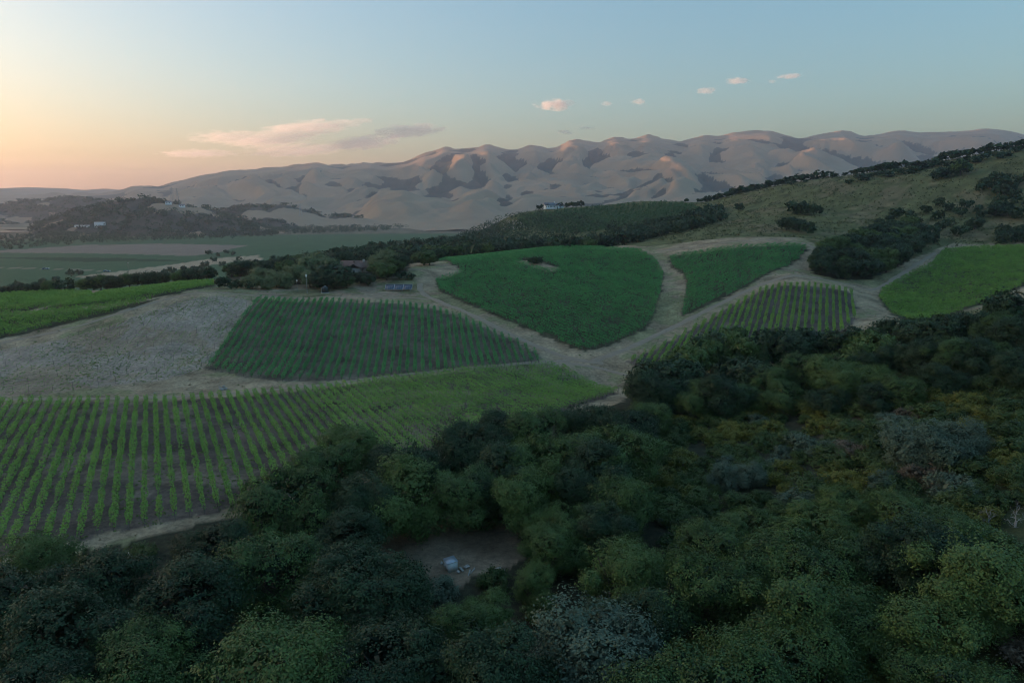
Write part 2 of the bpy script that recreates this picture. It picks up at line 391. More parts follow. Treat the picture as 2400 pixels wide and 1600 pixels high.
VB = [(-600,-200),(1,1)]
def ray_poly(px, z):
    r = []
    for u, v in px:
        d = ray(u, v); t_ = (z-CAMZ)/d[2]; r.append((d[0]*t_, d[1]*t_))
    return np.array(r)
brown = ray_poly([(-400,592),(0,586),(200,574),(400,571),(575,576),(500,591),(450,599),(300,596),(0,590.5),(-400,597)], -39.5)
brown = ray_poly([(-400,588),(0,585),(200,573),(400,570),(585,574),(520,590),(450,599),(300,597),(0,591),(-400,600)], -39.5)
put(val & inside(brown, GX, GY), (0.30, 0.225, 0.175), .1, f1)
mid_d = ray_poly([(-300,608),(0,604),(400,607),(430,609),(200,615),(0,606),(-300,612)], -39.5)
put(val & inside(mid_d, GX, GY), (0.045, 0.075, 0.04))
pale = ray_poly([(180,641),(300,628),(420,612),(500,600),(575,595),(575,606),(450,620),(400,627),(330,642),(230,650)], -38)
put((GY > 400) & inside(pale, wX, wY), (0.48, 0.36, 0.24), .2)
pale2 = ray_poly([(550,598),(600,590),(620,600),(560,612)], -36)
put((GY > 400) & inside(pale2, wX, wY), (0.48, 0.36, 0.24), .2)
vtr = ray_poly([(-200,626.5),(0,627.6),(95,629),(240,632),(240,633.6),(95,630.6),(0,629.2),(-200,628)], -39.5)
put(val & inside(vtr, GX, GY), (0.30, 0.25, 0.19))
far = (RG > 2300); put(far, (0.20, 0.165, 0.11), .3, f1)
put(inside(FIELD['plateau'], wX, wY), (0.38, 0.29, 0.19), .40)
ww = inside(FIELD['plateau'], wX, wY) & (f1 + .5*f2 > .22); put(ww, (0.25, 0.23, 0.125), .4)
put(inside(FIELD['yard'], wX, wY), (0.20, 0.185, 0.10), .5)
put(inside(FIELD['yard'], wX, wY) & (f1-.4*f2 > .1), (0.36, 0.27, 0.19), .3)
put(inside(FIELD['bare'], wX, wY), (0.42, 0.325, 0.255), .25)
put(inside(FIELD['bare'], wX, wY) & (f1 + .6*f2 > .2), (0.34, 0.255, 0.18), .3)
put(inside(FIELD['near'], wX, wY), (0.175, 0.132, 0.108), .4)
put(inside(FIELD['near'], wX, wY) & (f1+.3*f2 > .25), (0.25, 0.19, 0.145), .4)
put(inside(FIELD['mid'], wX, wY), (0.19, 0.155, 0.115), .4)
for k in ('heart', 'tri', 'right', 'left_front', 'left_back', 'left_strip'): put(inside(FIELD[k], wX, wY), (0.10, 0.095, 0.06), .4)
put(inside(FIELD['hole'], wX, wY), (0.40, 0.30, 0.20), .3)
put(inside(FIELD['low'], wX, wY), (0.16, 0.13, 0.115), .4)
c1 = (GX+9)**2/130+(GY-97)**2/150+.5*f2 < 1; put(c1, (0.26, 0.19, 0.13), .5)
T = np.clip(T, 0.01, 0.6)
t = NT('ground_cover', 1.0, 0.05); p = t.n('NewGeometry').outputs['Position']
na = t.noise(0.9, 5, 0.65, p); nb = t.noise(5.0, 4, 0.7, p)
g = t.mix(1.0, t.attr('tint', True), t.ramp(na, [(0.25, (0.55, 0.56, 0.58)), (0.75, (1.35, 1.33, 1.28))]), 'MULTIPLY')
g = t.mix(1.0, g, t.ramp(nb, [(0.3, (0.72, 0.72, 0.72)), (0.7, (1.22, 1.22, 1.22))]), 'MULTIPLY')
t.color(g); t.bump(t.math('ADD', na, nb), 0.3, 0.15); GROUNDMAT = t.m
GM = mesh_np('ground', np.stack([GX, GY, GZ], -1).reshape(-1, 3), grid_faces(len(rg), len(aa)), GROUNDMAT, True, {'tint': T.reshape(-1, 3)})
tag(add('ground', GM), kind='structure')

# lake beyond the valley trees
LK = ray_poly([(-500,546),(-200,544),(0,545),(60,544),(122,540),(118,533),(90,533),(0,536),(-200,535.5),(-500,537)], -37.5)
lm = bpy.data.meshes.new('lake'); lm.from_pydata([(x, y, -37.5) for x, y in LK], [], [list(range(len(LK)))[::-1]]); lm.update()
t = NT('lake_water', 0.1, 0.6); t.color((0.03, 0.04, 0.045)); t.bump(t.noise(0.05, 3, .5, t.coord()), .03, .2)
lm.materials.append(t.m); lake = tag(add('lake', lm), kind='structure')
if lm.polygons[0].normal.z < 0: lm.flip_normals()

# dirt tracks
def polyline(px, step=1.5):
    P = np.array([at(u, v)[:2] for u, v in px]); 
    for _ in range(2):
        Q = [P[0]]
        for a, b in zip(P[:-1], P[1:]): Q += [a*.75+b*.25, a*.25+b*.75]
        P = np.array(Q+[P[-1]])
    d = np.r_[0, np.cumsum(np.hypot(*np.diff(P, axis=0).T))]; s = np.arange(0, d[-1], step)
    return np.c_[np.interp(s, d, P[:, 0]), np.interp(s, d, P[:, 1])]
t = NT('packed_dirt', 1.0, 0.05); p = t.n('NewGeometry').outputs['Position']
na = t.noise(0.6, 5, 0.65, p); nb = t.noise(6.0, 4, 0.7, p)
t.color(t.mix(t.step(nb, .2, .8), t.ramp(na, [(.3, (.28, .215, .155)), (.7, (.41, .32, .235))]), (.35, .27, .20))); t.bump(nb, .5, .1)
TRACKMAT = t.m
def track(px, width, label, seed):
    P = polyline(px); d = np.gradient(P, axis=0); d /= np.hypot(d[:, 0], d[:, 1])[:, None]; nrm = np.c_[-d[:, 1], d[:, 0]]
    s = np.arange(len(P)); offs = np.linspace(-1, 1, 7)
    wl = width*(1+.35*fbm(s/5, s*0, 3, seed)); wr = width*(1+.35*fbm(s/5, s*0, 3, seed+9))
    X = P[:, None, 0] + nrm[:, None, 0]*np.where(offs[None] < 0, offs[None]*wl[:, None], offs[None]*wr[:, None])/2
    Yv = P[:, None, 1] + nrm[:, None, 1]*np.where(offs[None] < 0, offs[None]*wl[:, None], offs[None]*wr[:, None])/2
    rut = -0.05*np.exp(-((np.abs(offs)-.55)/.2)**2)[None] - np.where(np.abs(offs) > .9, .10, 0)[None]
    Z = H(X, Yv) + 0.10 + rut
    o = add('dirt_track', mesh_np('dirt_track', np.stack([X, Yv, Z], -1).reshape(-1, 3), grid_faces(len(P), 7), TRACKMAT, True))
    tag(o, kind='structure'); return P
TR = [track([(-110,937),(0,936),(200,935),(400,931),(560,921),(700,907),(850,889),(1000,872),(1150,858),(1270,847),(1340,844)], 2.3, '', 101),
 track([(-110,826),(0,803),(150,774),(300,727),(400,699),(500,685),(620,693),(750,697),(900,697),(980,698),(1010,703)], 2.3, '', 102),
 track([(985,664),(983,678),(1000,696),(1050,715),(1120,745),(1200,785),(1280,820),(1340,843),(1420,852)], 2.6, '', 103),
 track([(1290,854),(1340,851),(1400,861),(1450,874),(1500,884)], 1.9, '', 104),
 track([(1380,848),(1480,815),(1560,775),(1640,735),(1750,680),(1850,646),(1930,652)], 2.5, '', 105),
 track([(1900,650),(2000,668),(2040,682),(2100,652),(2170,607),(2192,592)], 2.5, '', 107),
 track([(1500,590),(1600,583),(1700,569),(1780,562),(1870,567),(1915,582),(1905,604)], 2.3, '', 108)]
# ------------------------------------------------------------------ vines
def ordinal(n):
    one = ['','first','second','third','fourth','fifth','sixth','seventh','eighth','ninth','tenth','eleventh','twelfth','thirteenth','fourteenth',
           'fifteenth','sixteenth','seventeenth','eighteenth','nineteenth']
    tens = ['','','twent','thirt','fort','fift','sixt','sevent','eight','ninet']
    if n < 20: return one[n]
    if n >= 100: return ('hundredth' if n == 100 else 'hundred-and-'+ordinal(n-100))
    return tens[n//10]+('ieth' if n % 10 == 0 else 'y-'+one[n % 10])
def leaf_mat(name, lo, hi, trans=0.25, objvar=0.35, clump=0.6, hue=None):
    t = NT(name, 0.55, 0.25)
    oi = t.n('ObjectInfo').outputs['Random']; f = t.attr('tint')
    cl = t.noise(clump, 3, 0.6, t.coord())
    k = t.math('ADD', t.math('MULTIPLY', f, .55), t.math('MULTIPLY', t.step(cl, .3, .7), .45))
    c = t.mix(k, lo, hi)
    c = t.mix(t.math('MULTIPLY', oi, objvar), c, hue or tuple(x*1.6 for x in (hi[0]*1.1, hi[1]*.95, hi[2])))
    t.color(c)
    tr = t.n('BsdfTranslucent'); t.l(c, tr.inputs['Color']); mx = t.n('MixShader'); mx.inputs[0].default_value = trans
    t.l(t.b.outputs[0], mx.inputs[1]); t.l(tr.outputs[0], mx.inputs[2])
    t.l(mx.outputs[0], t.t.nodes['Material Output'].inputs['Surface']); return t.m
def rand_unit(n):
    v = rng.normal(size=(n, 3)); return v/np.linalg.norm(v, axis=1)[:, None]
def leaves(P, N, size, tri=False, aspect=0.6):
    """leaf faces at P facing N; size (n,)"""
    n = len(P); N = N/np.linalg.norm(N, axis=1)[:, None]
    t_ = np.cross(N, rand_unit(n)); t_ /= (np.linalg.norm(t_, axis=1)[:, None]+1e-9); b_ = np.cross(N, t_)
    s = size[:, None]
    if tri:
        V = np.stack([P+t_*s*.75, P-t_*s*.45+b_*s*aspect, P-t_*s*.45-b_*s*aspect], 1).reshape(-1, 3)
        return V, np.arange(3*n).reshape(n, 3)
    V = np.stack([P+t_*s*.7, P+b_*s*aspect*.62+N*s*.06, P-t_*s*.7, P-b_*s*aspect*.62+N*s*.06], 1).reshape(-1, 3)
    return V, np.arange(4*n).reshape(n, 4)
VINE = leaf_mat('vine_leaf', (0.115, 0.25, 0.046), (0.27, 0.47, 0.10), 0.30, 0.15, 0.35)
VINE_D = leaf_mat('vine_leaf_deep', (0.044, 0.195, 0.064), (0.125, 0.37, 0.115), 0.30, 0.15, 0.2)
VINE_L = leaf_mat('vine_leaf_light', (0.10, 0.235, 0.042), (0.24, 0.42, 0.085), 0.30, 0.15, 0.2)
WOODGREY = plain('weathered_wood', (0.22, 0.19, 0.16), 0.9, 0.1, 0.3, 8)
BARK = plain('bark', (0.085, 0.07, 0.055), 0.95, 0.1, 0.35, 6)
def tube(pts, rad, sides=6):
    pts = np.asarray(pts, float); n = len(pts); d = np.gradient(pts, axis=0); d /= np.linalg.norm(d, axis=1)[:, None]+1e-9
    ref = np.where(np.abs(d[:, 2:3]) > .9, np.array([[1., 0, 0]]), np.array([[0, 0, 1.]]))
    a = np.cross(d, ref); a /= np.linalg.norm(a, axis=1)[:, None]+1e-9; b = np.cross(d, a)
    th = np.arange(sides)*2*pi/sides; rad = np.broadcast_to(np.asarray(rad, float), (n,))
    V = pts[:, None] + rad[:, None, None]*(np.cos(th)[None, :, None]*a[:, None]+np.sin(th)[None, :, None]*b[:, None])
    i = np.arange(n-1)[:, None]*sides; k = np.arange(sides)[None]; k2 = (k+1) % sides
    F = np.stack([i+k, i+k2, i+sides+k2, i+sides+k], -1).reshape(-1, 4)
    return V.reshape(-1, 3), F
def join(parts):
    Vs, Fs, o = [], [], 0
    for V, F in parts: Vs.append(V); Fs.append(F+o); o += len(V)
    return np.concatenate(Vs), np.concatenate(Fs)
def boxvf(x0, x1, y0, y1, z0, z1):
    V = np.array([(x, y, z) for z in (z0, z1) for y in (y0, y1) for x in (x0, x1)], float)
    return V, np.array([(0,2,3,1),(4,5,7,6),(0,1,5,4),(2,6,7,3),(0,4,6,2),(1,3,7,5)])
POST = mesh_np('end_post', *join([tube([(0,0,-.3),(0,0,1.75)], [.055,.05], 5), boxvf(-.05,.05,-.05,.05,1.74,1.78)]), WOODGREY)
STAKE = mesh_np('stake', *join([tube([(0,0,-.3),(0,0,2.1)], [.035,.03], 4), boxvf(-.03,.03,-.03,.03,2.09,2.12)]), plain('rusty_stake', (0.10, 0.085, 0.075), .8, .3))
def rows_of(P, e, spacing, minlen=4.0, off=0.0):
    e = np.asarray(e, float)/np.hypot(*e); nn = np.array([-e[1], e[0]])
    a = P@e; b = P@nn; out = []
    for tt in np.arange(b.min()+spacing*.5+off, b.max(), spacing):
        cr = []
        for i in range(len(P)):
            j = (i+1) % len(P)
            if (b[i] > tt) != (b[j] > tt): cr.append(a[i]+(tt-b[i])/(b[j]-b[i])*(a[j]-a[i]))
        cr.sort()
        for s0, s1 in zip(cr[::2], cr[1::2]):
            if s1-s0 > minlen: out.append((tt, s0, s1))
    return out, e, nn
def row_leaves(s0, s1, tt, e, nn, dens, lsize, hgt, wid, tri, base=0.7, hole=None, vine=1.8, shoots=0.34, gaps=0.05):
    L = s1-s0; nv = max(2, int(L/vine)); vig = np.clip(1+.5*rng.normal(size=nv+2), .25, 1.9); vig[rng.random(nv+2) < gaps] = .1
    n = int(L*dens); s = rng.random(n)*L; v = np.interp(s/vine, np.arange(nv+2), vig)
    xs_ = e[0]*(s0+s)+nn[0]*tt; ys_ = e[1]*(s0+s)+nn[1]*tt; pat = fbm(xs_/11, ys_/11, 3, 161)+.5*fbm(xs_/40, ys_/40, 2, 162); v = v*np.clip(1.15+.6*pat, .25, 1.8)
    k = rng.random(n)*1.25 < v; pat = pat[k]; s = s[k]; v = v[k]; n = len(s)
    ang = rng.random(n)*2*pi; rr = np.sqrt(rng.random(n))*.5+.5
    off = np.cos(ang)*rr*wid*.5*(.6+.5*v); zz = base+(hgt-base)*(.5+.5*np.sin(ang)*rr)*(.75+.3*v)
    sh = rng.random(n) < shoots; zz = np.where(sh, hgt*(.85+.45*rng.random(n)), zz); off = np.where(sh, off*.9+.12*rng.normal(size=n), off)
    x = e[0]*(s0+s)+nn[0]*(tt+off); y = e[1]*(s0+s)+nn[1]*(tt+off)
    if hole is not None:
        m = ~inside(hole, x, y); x, y, zz, off, s, v, sh, pat = x[m], y[m], zz[m], off[m], s[m], v[m], sh[m], pat[m]; n = len(x)
    ss = np.arange(0, L+2, 2.0); g = H(e[0]*(s0+ss)+nn[0]*tt, e[1]*(s0+ss)+nn[1]*tt)
    z = np.interp(s, ss, g)+zz
    N = rand_unit(n)*.8 + np.c_[nn[0]*off, nn[1]*off, .75+.0*off]*1.0
    V, F = leaves(np.c_[x, y, z], N, lsize*(.6+.8*rng.random(n)), tri)
    kk = 3 if tri else 4
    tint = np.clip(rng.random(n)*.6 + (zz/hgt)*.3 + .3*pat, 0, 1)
    return V, F, np.repeat(tint, kk)
def vineyard(key, e, spacing, dens, lsize, hgt, wid, tri, mat, label, group, hole=None, stuff=False, **kw):
    P = FIELD[key]; rows, e, nn = rows_of(P, e, spacing)
    # count from the left as seen
    if not stuff:
        def uu(r): 
            m = e*(r[1]+r[2])/2+nn*r[0]; return proj(m[0], m[1], hz(*m))[0]
        rows.sort(key=uu)
    acc = []
    for i, (tt, s0, s1) in enumerate(rows):
        V, F, T_ = row_leaves(s0, s1, tt, e, nn, dens, lsize, hgt, wid, tri, hole=hole, **kw)
        if len(V) == 0: continue
        if stuff: acc.append((V, F, T_)); continue
        a = e*s0+nn*tt; b = e*s1+nn*tt; za = hz(*a); zb = hz(*b)
        o = add('vine_row', None, loc=(a[0], a[1], za))
        lab = label % (ordinal(i+1) if i < len(rows)-1 else 'last')
        tag(o, lab, 'vine row', group)
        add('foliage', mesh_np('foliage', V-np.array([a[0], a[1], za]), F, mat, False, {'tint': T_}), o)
        add('end_post', POST, o, (0, 0, 0)); add('end_post', POST, o, (b[0]-a[0], b[1]-a[1], zb-za))
        if key in ('near', 'mid'):
            ss = np.arange(s0+.6, s1, 1.8); Q = e[None]*ss[:, None]+nn[None]*tt; q = H(Q[:, 0], Q[:, 1])
            st = [tube([(x-a[0], y-a[1], z-za-.1), (x-a[0]+rng.normal()*.06, y-a[1]+rng.normal()*.06, z-za+.95)], [.06, .045], 3) for (x, y), z in zip(Q, q)]
            tag(add('stems', mesh_np('stems', *join(st), BARK), o), kind='stuff')
    if stuff:
        V, F = join([(v, f) for v, f, _ in acc]); T_ = np.concatenate([x for *_, x in acc])
        tag(add('vine_rows', mesh_np('vine_rows', V, F, mat, False, {'tint': T_})), label, 'vines', kind='stuff')
    return len(rows)
def dirpx(a, b): return at(*b)[:2]-at(*a)[:2]
az0 = radians(-27.6)
cnt = {}
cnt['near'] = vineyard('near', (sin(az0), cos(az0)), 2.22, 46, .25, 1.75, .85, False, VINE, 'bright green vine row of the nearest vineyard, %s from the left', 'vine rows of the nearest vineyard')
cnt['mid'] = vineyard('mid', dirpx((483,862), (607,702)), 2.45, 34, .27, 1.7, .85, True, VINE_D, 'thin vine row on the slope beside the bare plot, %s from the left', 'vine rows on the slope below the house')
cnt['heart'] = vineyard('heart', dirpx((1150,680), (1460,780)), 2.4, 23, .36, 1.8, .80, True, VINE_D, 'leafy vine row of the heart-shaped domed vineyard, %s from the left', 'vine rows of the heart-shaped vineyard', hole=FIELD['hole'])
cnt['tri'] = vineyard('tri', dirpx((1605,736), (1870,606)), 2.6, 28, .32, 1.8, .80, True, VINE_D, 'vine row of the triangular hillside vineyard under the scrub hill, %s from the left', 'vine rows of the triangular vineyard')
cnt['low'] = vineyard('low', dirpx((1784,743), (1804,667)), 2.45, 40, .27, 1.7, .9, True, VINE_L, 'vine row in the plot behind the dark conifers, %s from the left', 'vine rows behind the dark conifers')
vineyard('right', dirpx((2090,700), (2380,650)), 2.4, 26, .36, 1.8, .95, True, VINE_L, 'dense green vineyard at the right edge beside the oak copse', '', stuff=True)
vineyard('left_front', dirpx((30,760), (330,708)), 2.4, 26, .36, 1.8, .95, True, VINE_L, 'bright green vineyard strip above the bare plot, nearest the track', '', stuff=True)
vineyard('left_back', dirpx((0,712), (190,700)), 2.4, 26, .36, 1.8, .95, True, VINE_L, 'rounded bright green vineyard in front of the left tree belt', '', stuff=True)
vineyard('left_strip', dirpx((120,724), (490,668)), 2.4, 26, .36, 1.8, .95, True, VINE_L, 'long bright green vineyard strip tapering towards the house trees', '', stuff=True)
print('VINE ROWS', cnt)
vineyard('bare', dirpx((483,862), (607,702)), 2.45, 4.0, .20, .8, .45, True, VINE_L, 'sparse young vines in faint rows on the bare grey plot', '', stuff=True, base=.2)
# trellis stakes left standing on the bare plot
rows, e_, n2_ = rows_of(FIELD['bare'], dirpx((483,862), (607,702)), 4.9)
sk = []
for tt, s0, s1 in rows:
    for s in np.arange(s0+1+rng.random()*3, s1-.5, 7.5):
        x, y = e_*(s+rng.normal()*.3)+n2_*(tt+rng.normal()*.1); u_, _ = proj(x, y, hz(x, y))
        if u_ > -2: sk.append((u_, x, y))
ns = 0
for u_, x, y in sorted(sk):
    ns += 1; o = add('trellis_stake', STAKE, loc=(x, y, hz(x, y)), rz=rng.random()*3); o.rotation_euler[0] = rng.normal()*.04; o.rotation_euler[1] = rng.normal()*.04
    tag(o, 'thin dark trellis stake on the bare grey plot, %s from the left' % ordinal(ns), 'stake', 'stakes standing on the bare plot')
print('STAKES', ns)
# weeds and dry grass, far too many to count
def tufts(name, px_or_poly, n, size, mat, label, cat, cond=None, blades=4, up=.6, patch=None):
    P = px_or_poly; x = P[:, 0].min()+rng.random(n*3)*np.ptp(P[:, 0]); y = P[:, 1].min()+rng.random(n*3)*np.ptp(P[:, 1])
    m = inside(P, x, y)
    if cond is not None: m &= cond(x, y)
    x, y = x[m][:n], y[m][:n]
    z = H(x, y); n = len(x)
    B = np.repeat(np.c_[x, y, z], blades, 0); sz = np.repeat(size*(.5+rng.random(n)), blades)
    d = rand_unit(n*blades); d[:, 2] = np.abs(d[:, 2])*.5+up; 
    B = B + rng.normal(size=B.shape)*np.c_[sz, sz, sz*0]*.5; B[:, 2] += sz*.3
    N = rand_unit(n*blades); N[:, 2] *= .5
    V, F = leaves(B, N, sz, True, .5)
    tag(add(name, mesh_np(name, V, F, mat, False, {'tint': np.repeat(rng.random(n*blades), 3)})), label, cat, kind='stuff')
WEED = leaf_mat('weed', (0.13, 0.19, 0.06), (0.26, 0.33, 0.10), .2, 0, .05)
STRAW = leaf_mat('straw', (0.27, 0.20, 0.13), (0.48, 0.37, 0.24), .2, 0, .05)
inb = lambda k: (lambda x, y: inside(FIELD[k], x, y))
tufts('weeds', FIELD['bare'], 3600, .22, WEED, 'scattered green weeds on the bare grey plot', 'weeds', lambda x, y: (rng.random(len(x)) < .35+.9*fbm(x/22, y/22, 3, 93)))
def verge(x, y):
    m = np.ones(len(x), bool)
    for k in ('near', 'mid', 'heart', 'tri', 'low', 'right', 'left_front', 'left_back', 'left_strip', 'bare'): m &= ~inside(FIELD[k], x, y)
    return m & (fbm(x/9, y/9, 3, 95) > -.1)
tufts('dry_grass', FIELD['plateau'], 22000, .26, STRAW, 'dry straw-coloured grass along the tracks and field margins', 'grass', verge)
tufts('verge_weeds', FIELD['plateau'], 5000, .34, WEED, 'low green weeds growing on the verges between the vineyards', 'weeds', lambda x, y: verge(x, y) & (fbm(x/14, y/14, 3, 97) > .12))
tufts('row_weeds', FIELD['near'], 5000, .22, WEED, 'short weeds on the soil between the nearest vine rows', 'weeds', lambda x, y: fbm(x/10, y/10, 3, 99) > .0)
# ------------------------------------------------------------------ trees and shrubs
def n3(P, f, s):    # cheap smooth 3-D wobble
    return (np.sin(P[:, 0]*f+s)+np.sin(P[:, 1]*f*1.13+s*2.1)+np.sin(P[:, 2]*f*.91+s*1.7)+np.sin((P[:, 0]+P[:, 1]-P[:, 2])*f*.7+s*3.3))/4
def crown(h, rad, n, lsize, seed, nl=16, bottom=.12, flat=.8, tri=False, cl=14, csz=.5, wild=.1):
    """leaf faces in clusters over the lobes of a crown h metres tall, standing at the origin"""
    r_ = np.random.default_rng(seed)
    cz = h*(bottom+1)/2; hz_ = h*(1-bottom)/2
    L = [(0, 0, cz+.05*h, rad*.62, hz_*.80)]
    for i in range(nl):
        th = 2*pi*(i*.618+r_.random()*.35); zz = r_.uniform(-.8, .8); q = sqrt(max(0, 1-zz*zz))
        k = r_.uniform(.55, .88); s = r_.uniform(.20, .46)
        L.append((rad*k*q*cos(th), rad*k*q*sin(th), cz+hz_*zz*.66, rad*s, rad*s*flat*r_.uniform(.8, 1.15)))
    L = np.array(L); w_ = L[:, 3]**2; w_[0] *= .35; w_ /= w_.sum()
    nc = max(6, int(n/cl)); idx = r_.choice(len(L), nc, p=w_)
    d = r_.normal(size=(nc, 3)); d[:, 2] += .15; d /= np.linalg.norm(d, axis=1)[:, None]
    Cc = L[idx, :3] + d*np.c_[L[idx, 3], L[idx, 3], L[idx, 4]]*(.86+.18*r_.random(nc))[:, None]
    Cc += d*(rad*(.20*n3(Cc, 5.0/rad, seed)+.10*n3(Cc, 13./rad, seed+5)))[:, None]
    keep = np.ones(nc, bool)
    for j in range(len(L)):
        q = (Cc-L[j, :3])/np.array([L[j, 3], L[j, 3], L[j, 4]]); keep &= ~(((q*q).sum(1) < .62) & (idx != j))
    keep &= Cc[:, 2] > h*bottom*.5
    Cc, d = Cc[keep], d[keep]; nc = len(Cc)
    m = r_.poisson(cl, nc)+2; I = np.repeat(np.arange(nc), m); N_ = len(I)
    off = r_.normal(size=(N_, 3))*csz*np.repeat(r_.uniform(.5, 1.3, nc), m)[:, None]*np.array([1, 1, .75])
    P = Cc[I]+off
    tw = r_.random(N_) < wild; P[tw] += d[I][tw]*(csz*2.2*r_.random(tw.sum()))[:, None]; 
    P[:, 2] = np.maximum(P[:, 2], .1)
    out = d[I]*1.0 + r_.normal(size=(N_, 3))*.45 + np.array([0, 0, .2])
    V, F = leaves(P, out, lsize*(.55+.8*r_.random(N_)), tri)
    tint = np.repeat(np.clip(np.repeat(r_.random(nc), m)*.55+r_.random(N_)*.45, 0, 1), 3 if tri else 4)
    # inside of each lobe: fewer, larger sprays, tinted dark to stand in for shade
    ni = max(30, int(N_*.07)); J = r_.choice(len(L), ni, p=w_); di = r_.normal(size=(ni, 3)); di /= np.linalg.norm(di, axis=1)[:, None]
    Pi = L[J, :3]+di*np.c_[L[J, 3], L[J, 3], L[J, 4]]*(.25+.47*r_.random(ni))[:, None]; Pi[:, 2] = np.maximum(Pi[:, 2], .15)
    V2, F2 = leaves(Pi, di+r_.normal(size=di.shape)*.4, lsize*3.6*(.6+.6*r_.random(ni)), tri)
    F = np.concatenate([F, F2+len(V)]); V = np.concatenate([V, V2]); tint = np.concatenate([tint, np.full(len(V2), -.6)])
    return V, F, tint
def trunk_vf(h, rad, seed, r0=None, limbs=6, top=.62):
    r_ = np.random.default_rng(seed); r0 = r0 or h*.032; parts = []
    lean = r_.normal(size=2)*h*.03; fork = h*r_.uniform(.16, .26)
    parts.append(tube([(0,0,-.6), (0,0,.1), (lean[0]*.5, lean[1]*.5, fork*.6), (lean[0], lean[1], fork)], [r0*1.5, r0*1.2, r0, r0*.9], 7))
    for i in range(limbs):
        th = 2*pi*i/limbs+r_.normal()*.3; k = rad*r_.uniform(.35, .62); e_ = np.array([cos(th)*k, sin(th)*k, h*r_.uniform(.5, top+.1)])
        b = np.array([lean[0], lean[1], fork*.9]); m1 = b*.55+e_*.45+r_.normal(size=3)*h*.03+np.array([0, 0, -h*.04])
        parts.append(tube([b, m1, e_*.75+m1*.25+r_.normal(size=3)*h*.02, e_], [r0*.6, r0*.42, r0*.26, r0*.08], 5))
        for q in range(2):
            f_ = m1+r_.normal(size=3)*h*.10+np.array([0, 0, h*.06]); parts.append(tube([m1, (m1+f_)/2+r_.normal(size=3)*.1, f_], [r0*.3, r0*.2, r0*.06], 4))
    return join(parts)
OAK = leaf_mat('oak_leaf', (0.011, 0.032, 0.012), (0.108, 0.192, 0.052), .08, .45, .30, (0.165, 0.235, 0.060))
OAK2 = leaf_mat('oak_leaf_dark', (0.006, 0.020, 0.011), (0.046, 0.096, 0.038), .06, .35, .30, (0.065, 0.110, 0.045))
OLIVE = leaf_mat('pale_leaf', (0.085, 0.125, 0.055), (0.20, 0.25, 0.115), .2, .35, .4)
PINE = leaf_mat('conifer_needle', (0.014, 0.045, 0.020), (0.046, 0.105, 0.040), .1, .3, .5)
GREY = leaf_mat('grey_leaf', (0.045, 0.080, 0.052), (0.14, 0.195, 0.125), .15, .3, .5)
YEL = leaf_mat('yellow_green_leaf', (0.075, 0.095, 0.018), (0.21, 0.22, 0.045), .2, .3, .6)
SHR = leaf_mat('shrub_leaf', (0.024, 0.055, 0.016), (0.090, 0.140, 0.038), .15, .4, .6)
DRYB = leaf_mat('dry_brush', (0.085, 0.068, 0.045), (0.19, 0.155, 0.105), .15, .3, .6)
DEADW = plain('dead_wood', (0.34, 0.32, 0.30), .9, .1, .25, 9)
PROTO = {}
def proto(key, name, cat, h, rad, cr, mat, tr=None, tmat=None):
    V, F, T_ = cr
    PROTO[key] = dict(name=name, cat=cat, h=h, rad=rad, crown=mesh_np(name+'_crown', V, F, mat, False, {'tint': T_}),
                      trunk=mesh_np(name+'_trunk', *tr, tmat or BARK, True) if tr else None)
for i in range(6):
    h = 10.; rad = [5.6, 5.0, 6.2, 4.6, 5.3, 5.8][i]
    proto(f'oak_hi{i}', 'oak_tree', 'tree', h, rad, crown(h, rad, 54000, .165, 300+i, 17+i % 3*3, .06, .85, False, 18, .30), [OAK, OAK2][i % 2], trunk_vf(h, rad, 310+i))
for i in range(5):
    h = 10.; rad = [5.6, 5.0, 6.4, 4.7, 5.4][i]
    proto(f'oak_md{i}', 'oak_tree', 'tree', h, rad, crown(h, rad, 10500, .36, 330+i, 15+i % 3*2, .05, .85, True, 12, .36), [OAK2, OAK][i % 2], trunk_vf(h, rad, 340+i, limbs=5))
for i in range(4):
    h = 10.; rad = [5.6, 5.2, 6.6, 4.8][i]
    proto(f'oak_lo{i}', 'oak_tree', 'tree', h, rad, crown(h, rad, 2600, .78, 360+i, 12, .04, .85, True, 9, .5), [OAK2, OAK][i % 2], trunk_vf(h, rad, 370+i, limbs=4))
for i in range(3):
    h = 9.; rad = 4.6
    proto(f'pale{i}', 'pale_tree', 'tree', h, rad, crown(h, rad, 8000, .30, 380+i, 16, .05, 1.1, True, 10, .45, .25), OLIVE, trunk_vf(h, rad, 385+i))
def conifer(h, rad, n, seed, ls):
    r_ = np.random.default_rng(seed); P = []; D = []
    for k in range(int(n/26)):
        z = h*(.06+.92*r_.random()**1.15); R_ = rad*(1-z/h)**.8*(.75+.35*r_.random())+.1; th = r_.random()*2*pi
        t_ = np.sqrt(r_.random(26)); sp = r_.normal(size=26)*.10*(.5+t_)
        P.append(np.c_[R_*t_*np.cos(th+sp), R_*t_*np.sin(th+sp), z-.22*R_*t_+.25*R_*t_**3+r_.normal(size=26)*.12]); D.append(np.tile([cos(th)*.5, sin(th)*.5, .7], (26, 1)))
    P = np.concatenate(P); D = np.concatenate(D)+r_.normal(size=P.shape)*.5
    V, F = leaves(P, D, ls*(.6+.8*r_.random(len(P))), True, .45); return V, F, np.repeat(r_.random(len(P)), 3)
for i in range(3):
    h = 12.; rad = [3.0, 2.4, 3.5][i]
    proto(f'pine{i}', 'conifer_tree', 'tree', h, rad, conifer(h, rad, 9000, 400+i, .26), PINE, tube([(0,0,-.5),(0,0,4),(.1,0,8),(.1,.1,11.6)], [.3,.22,.13,.03], 7))
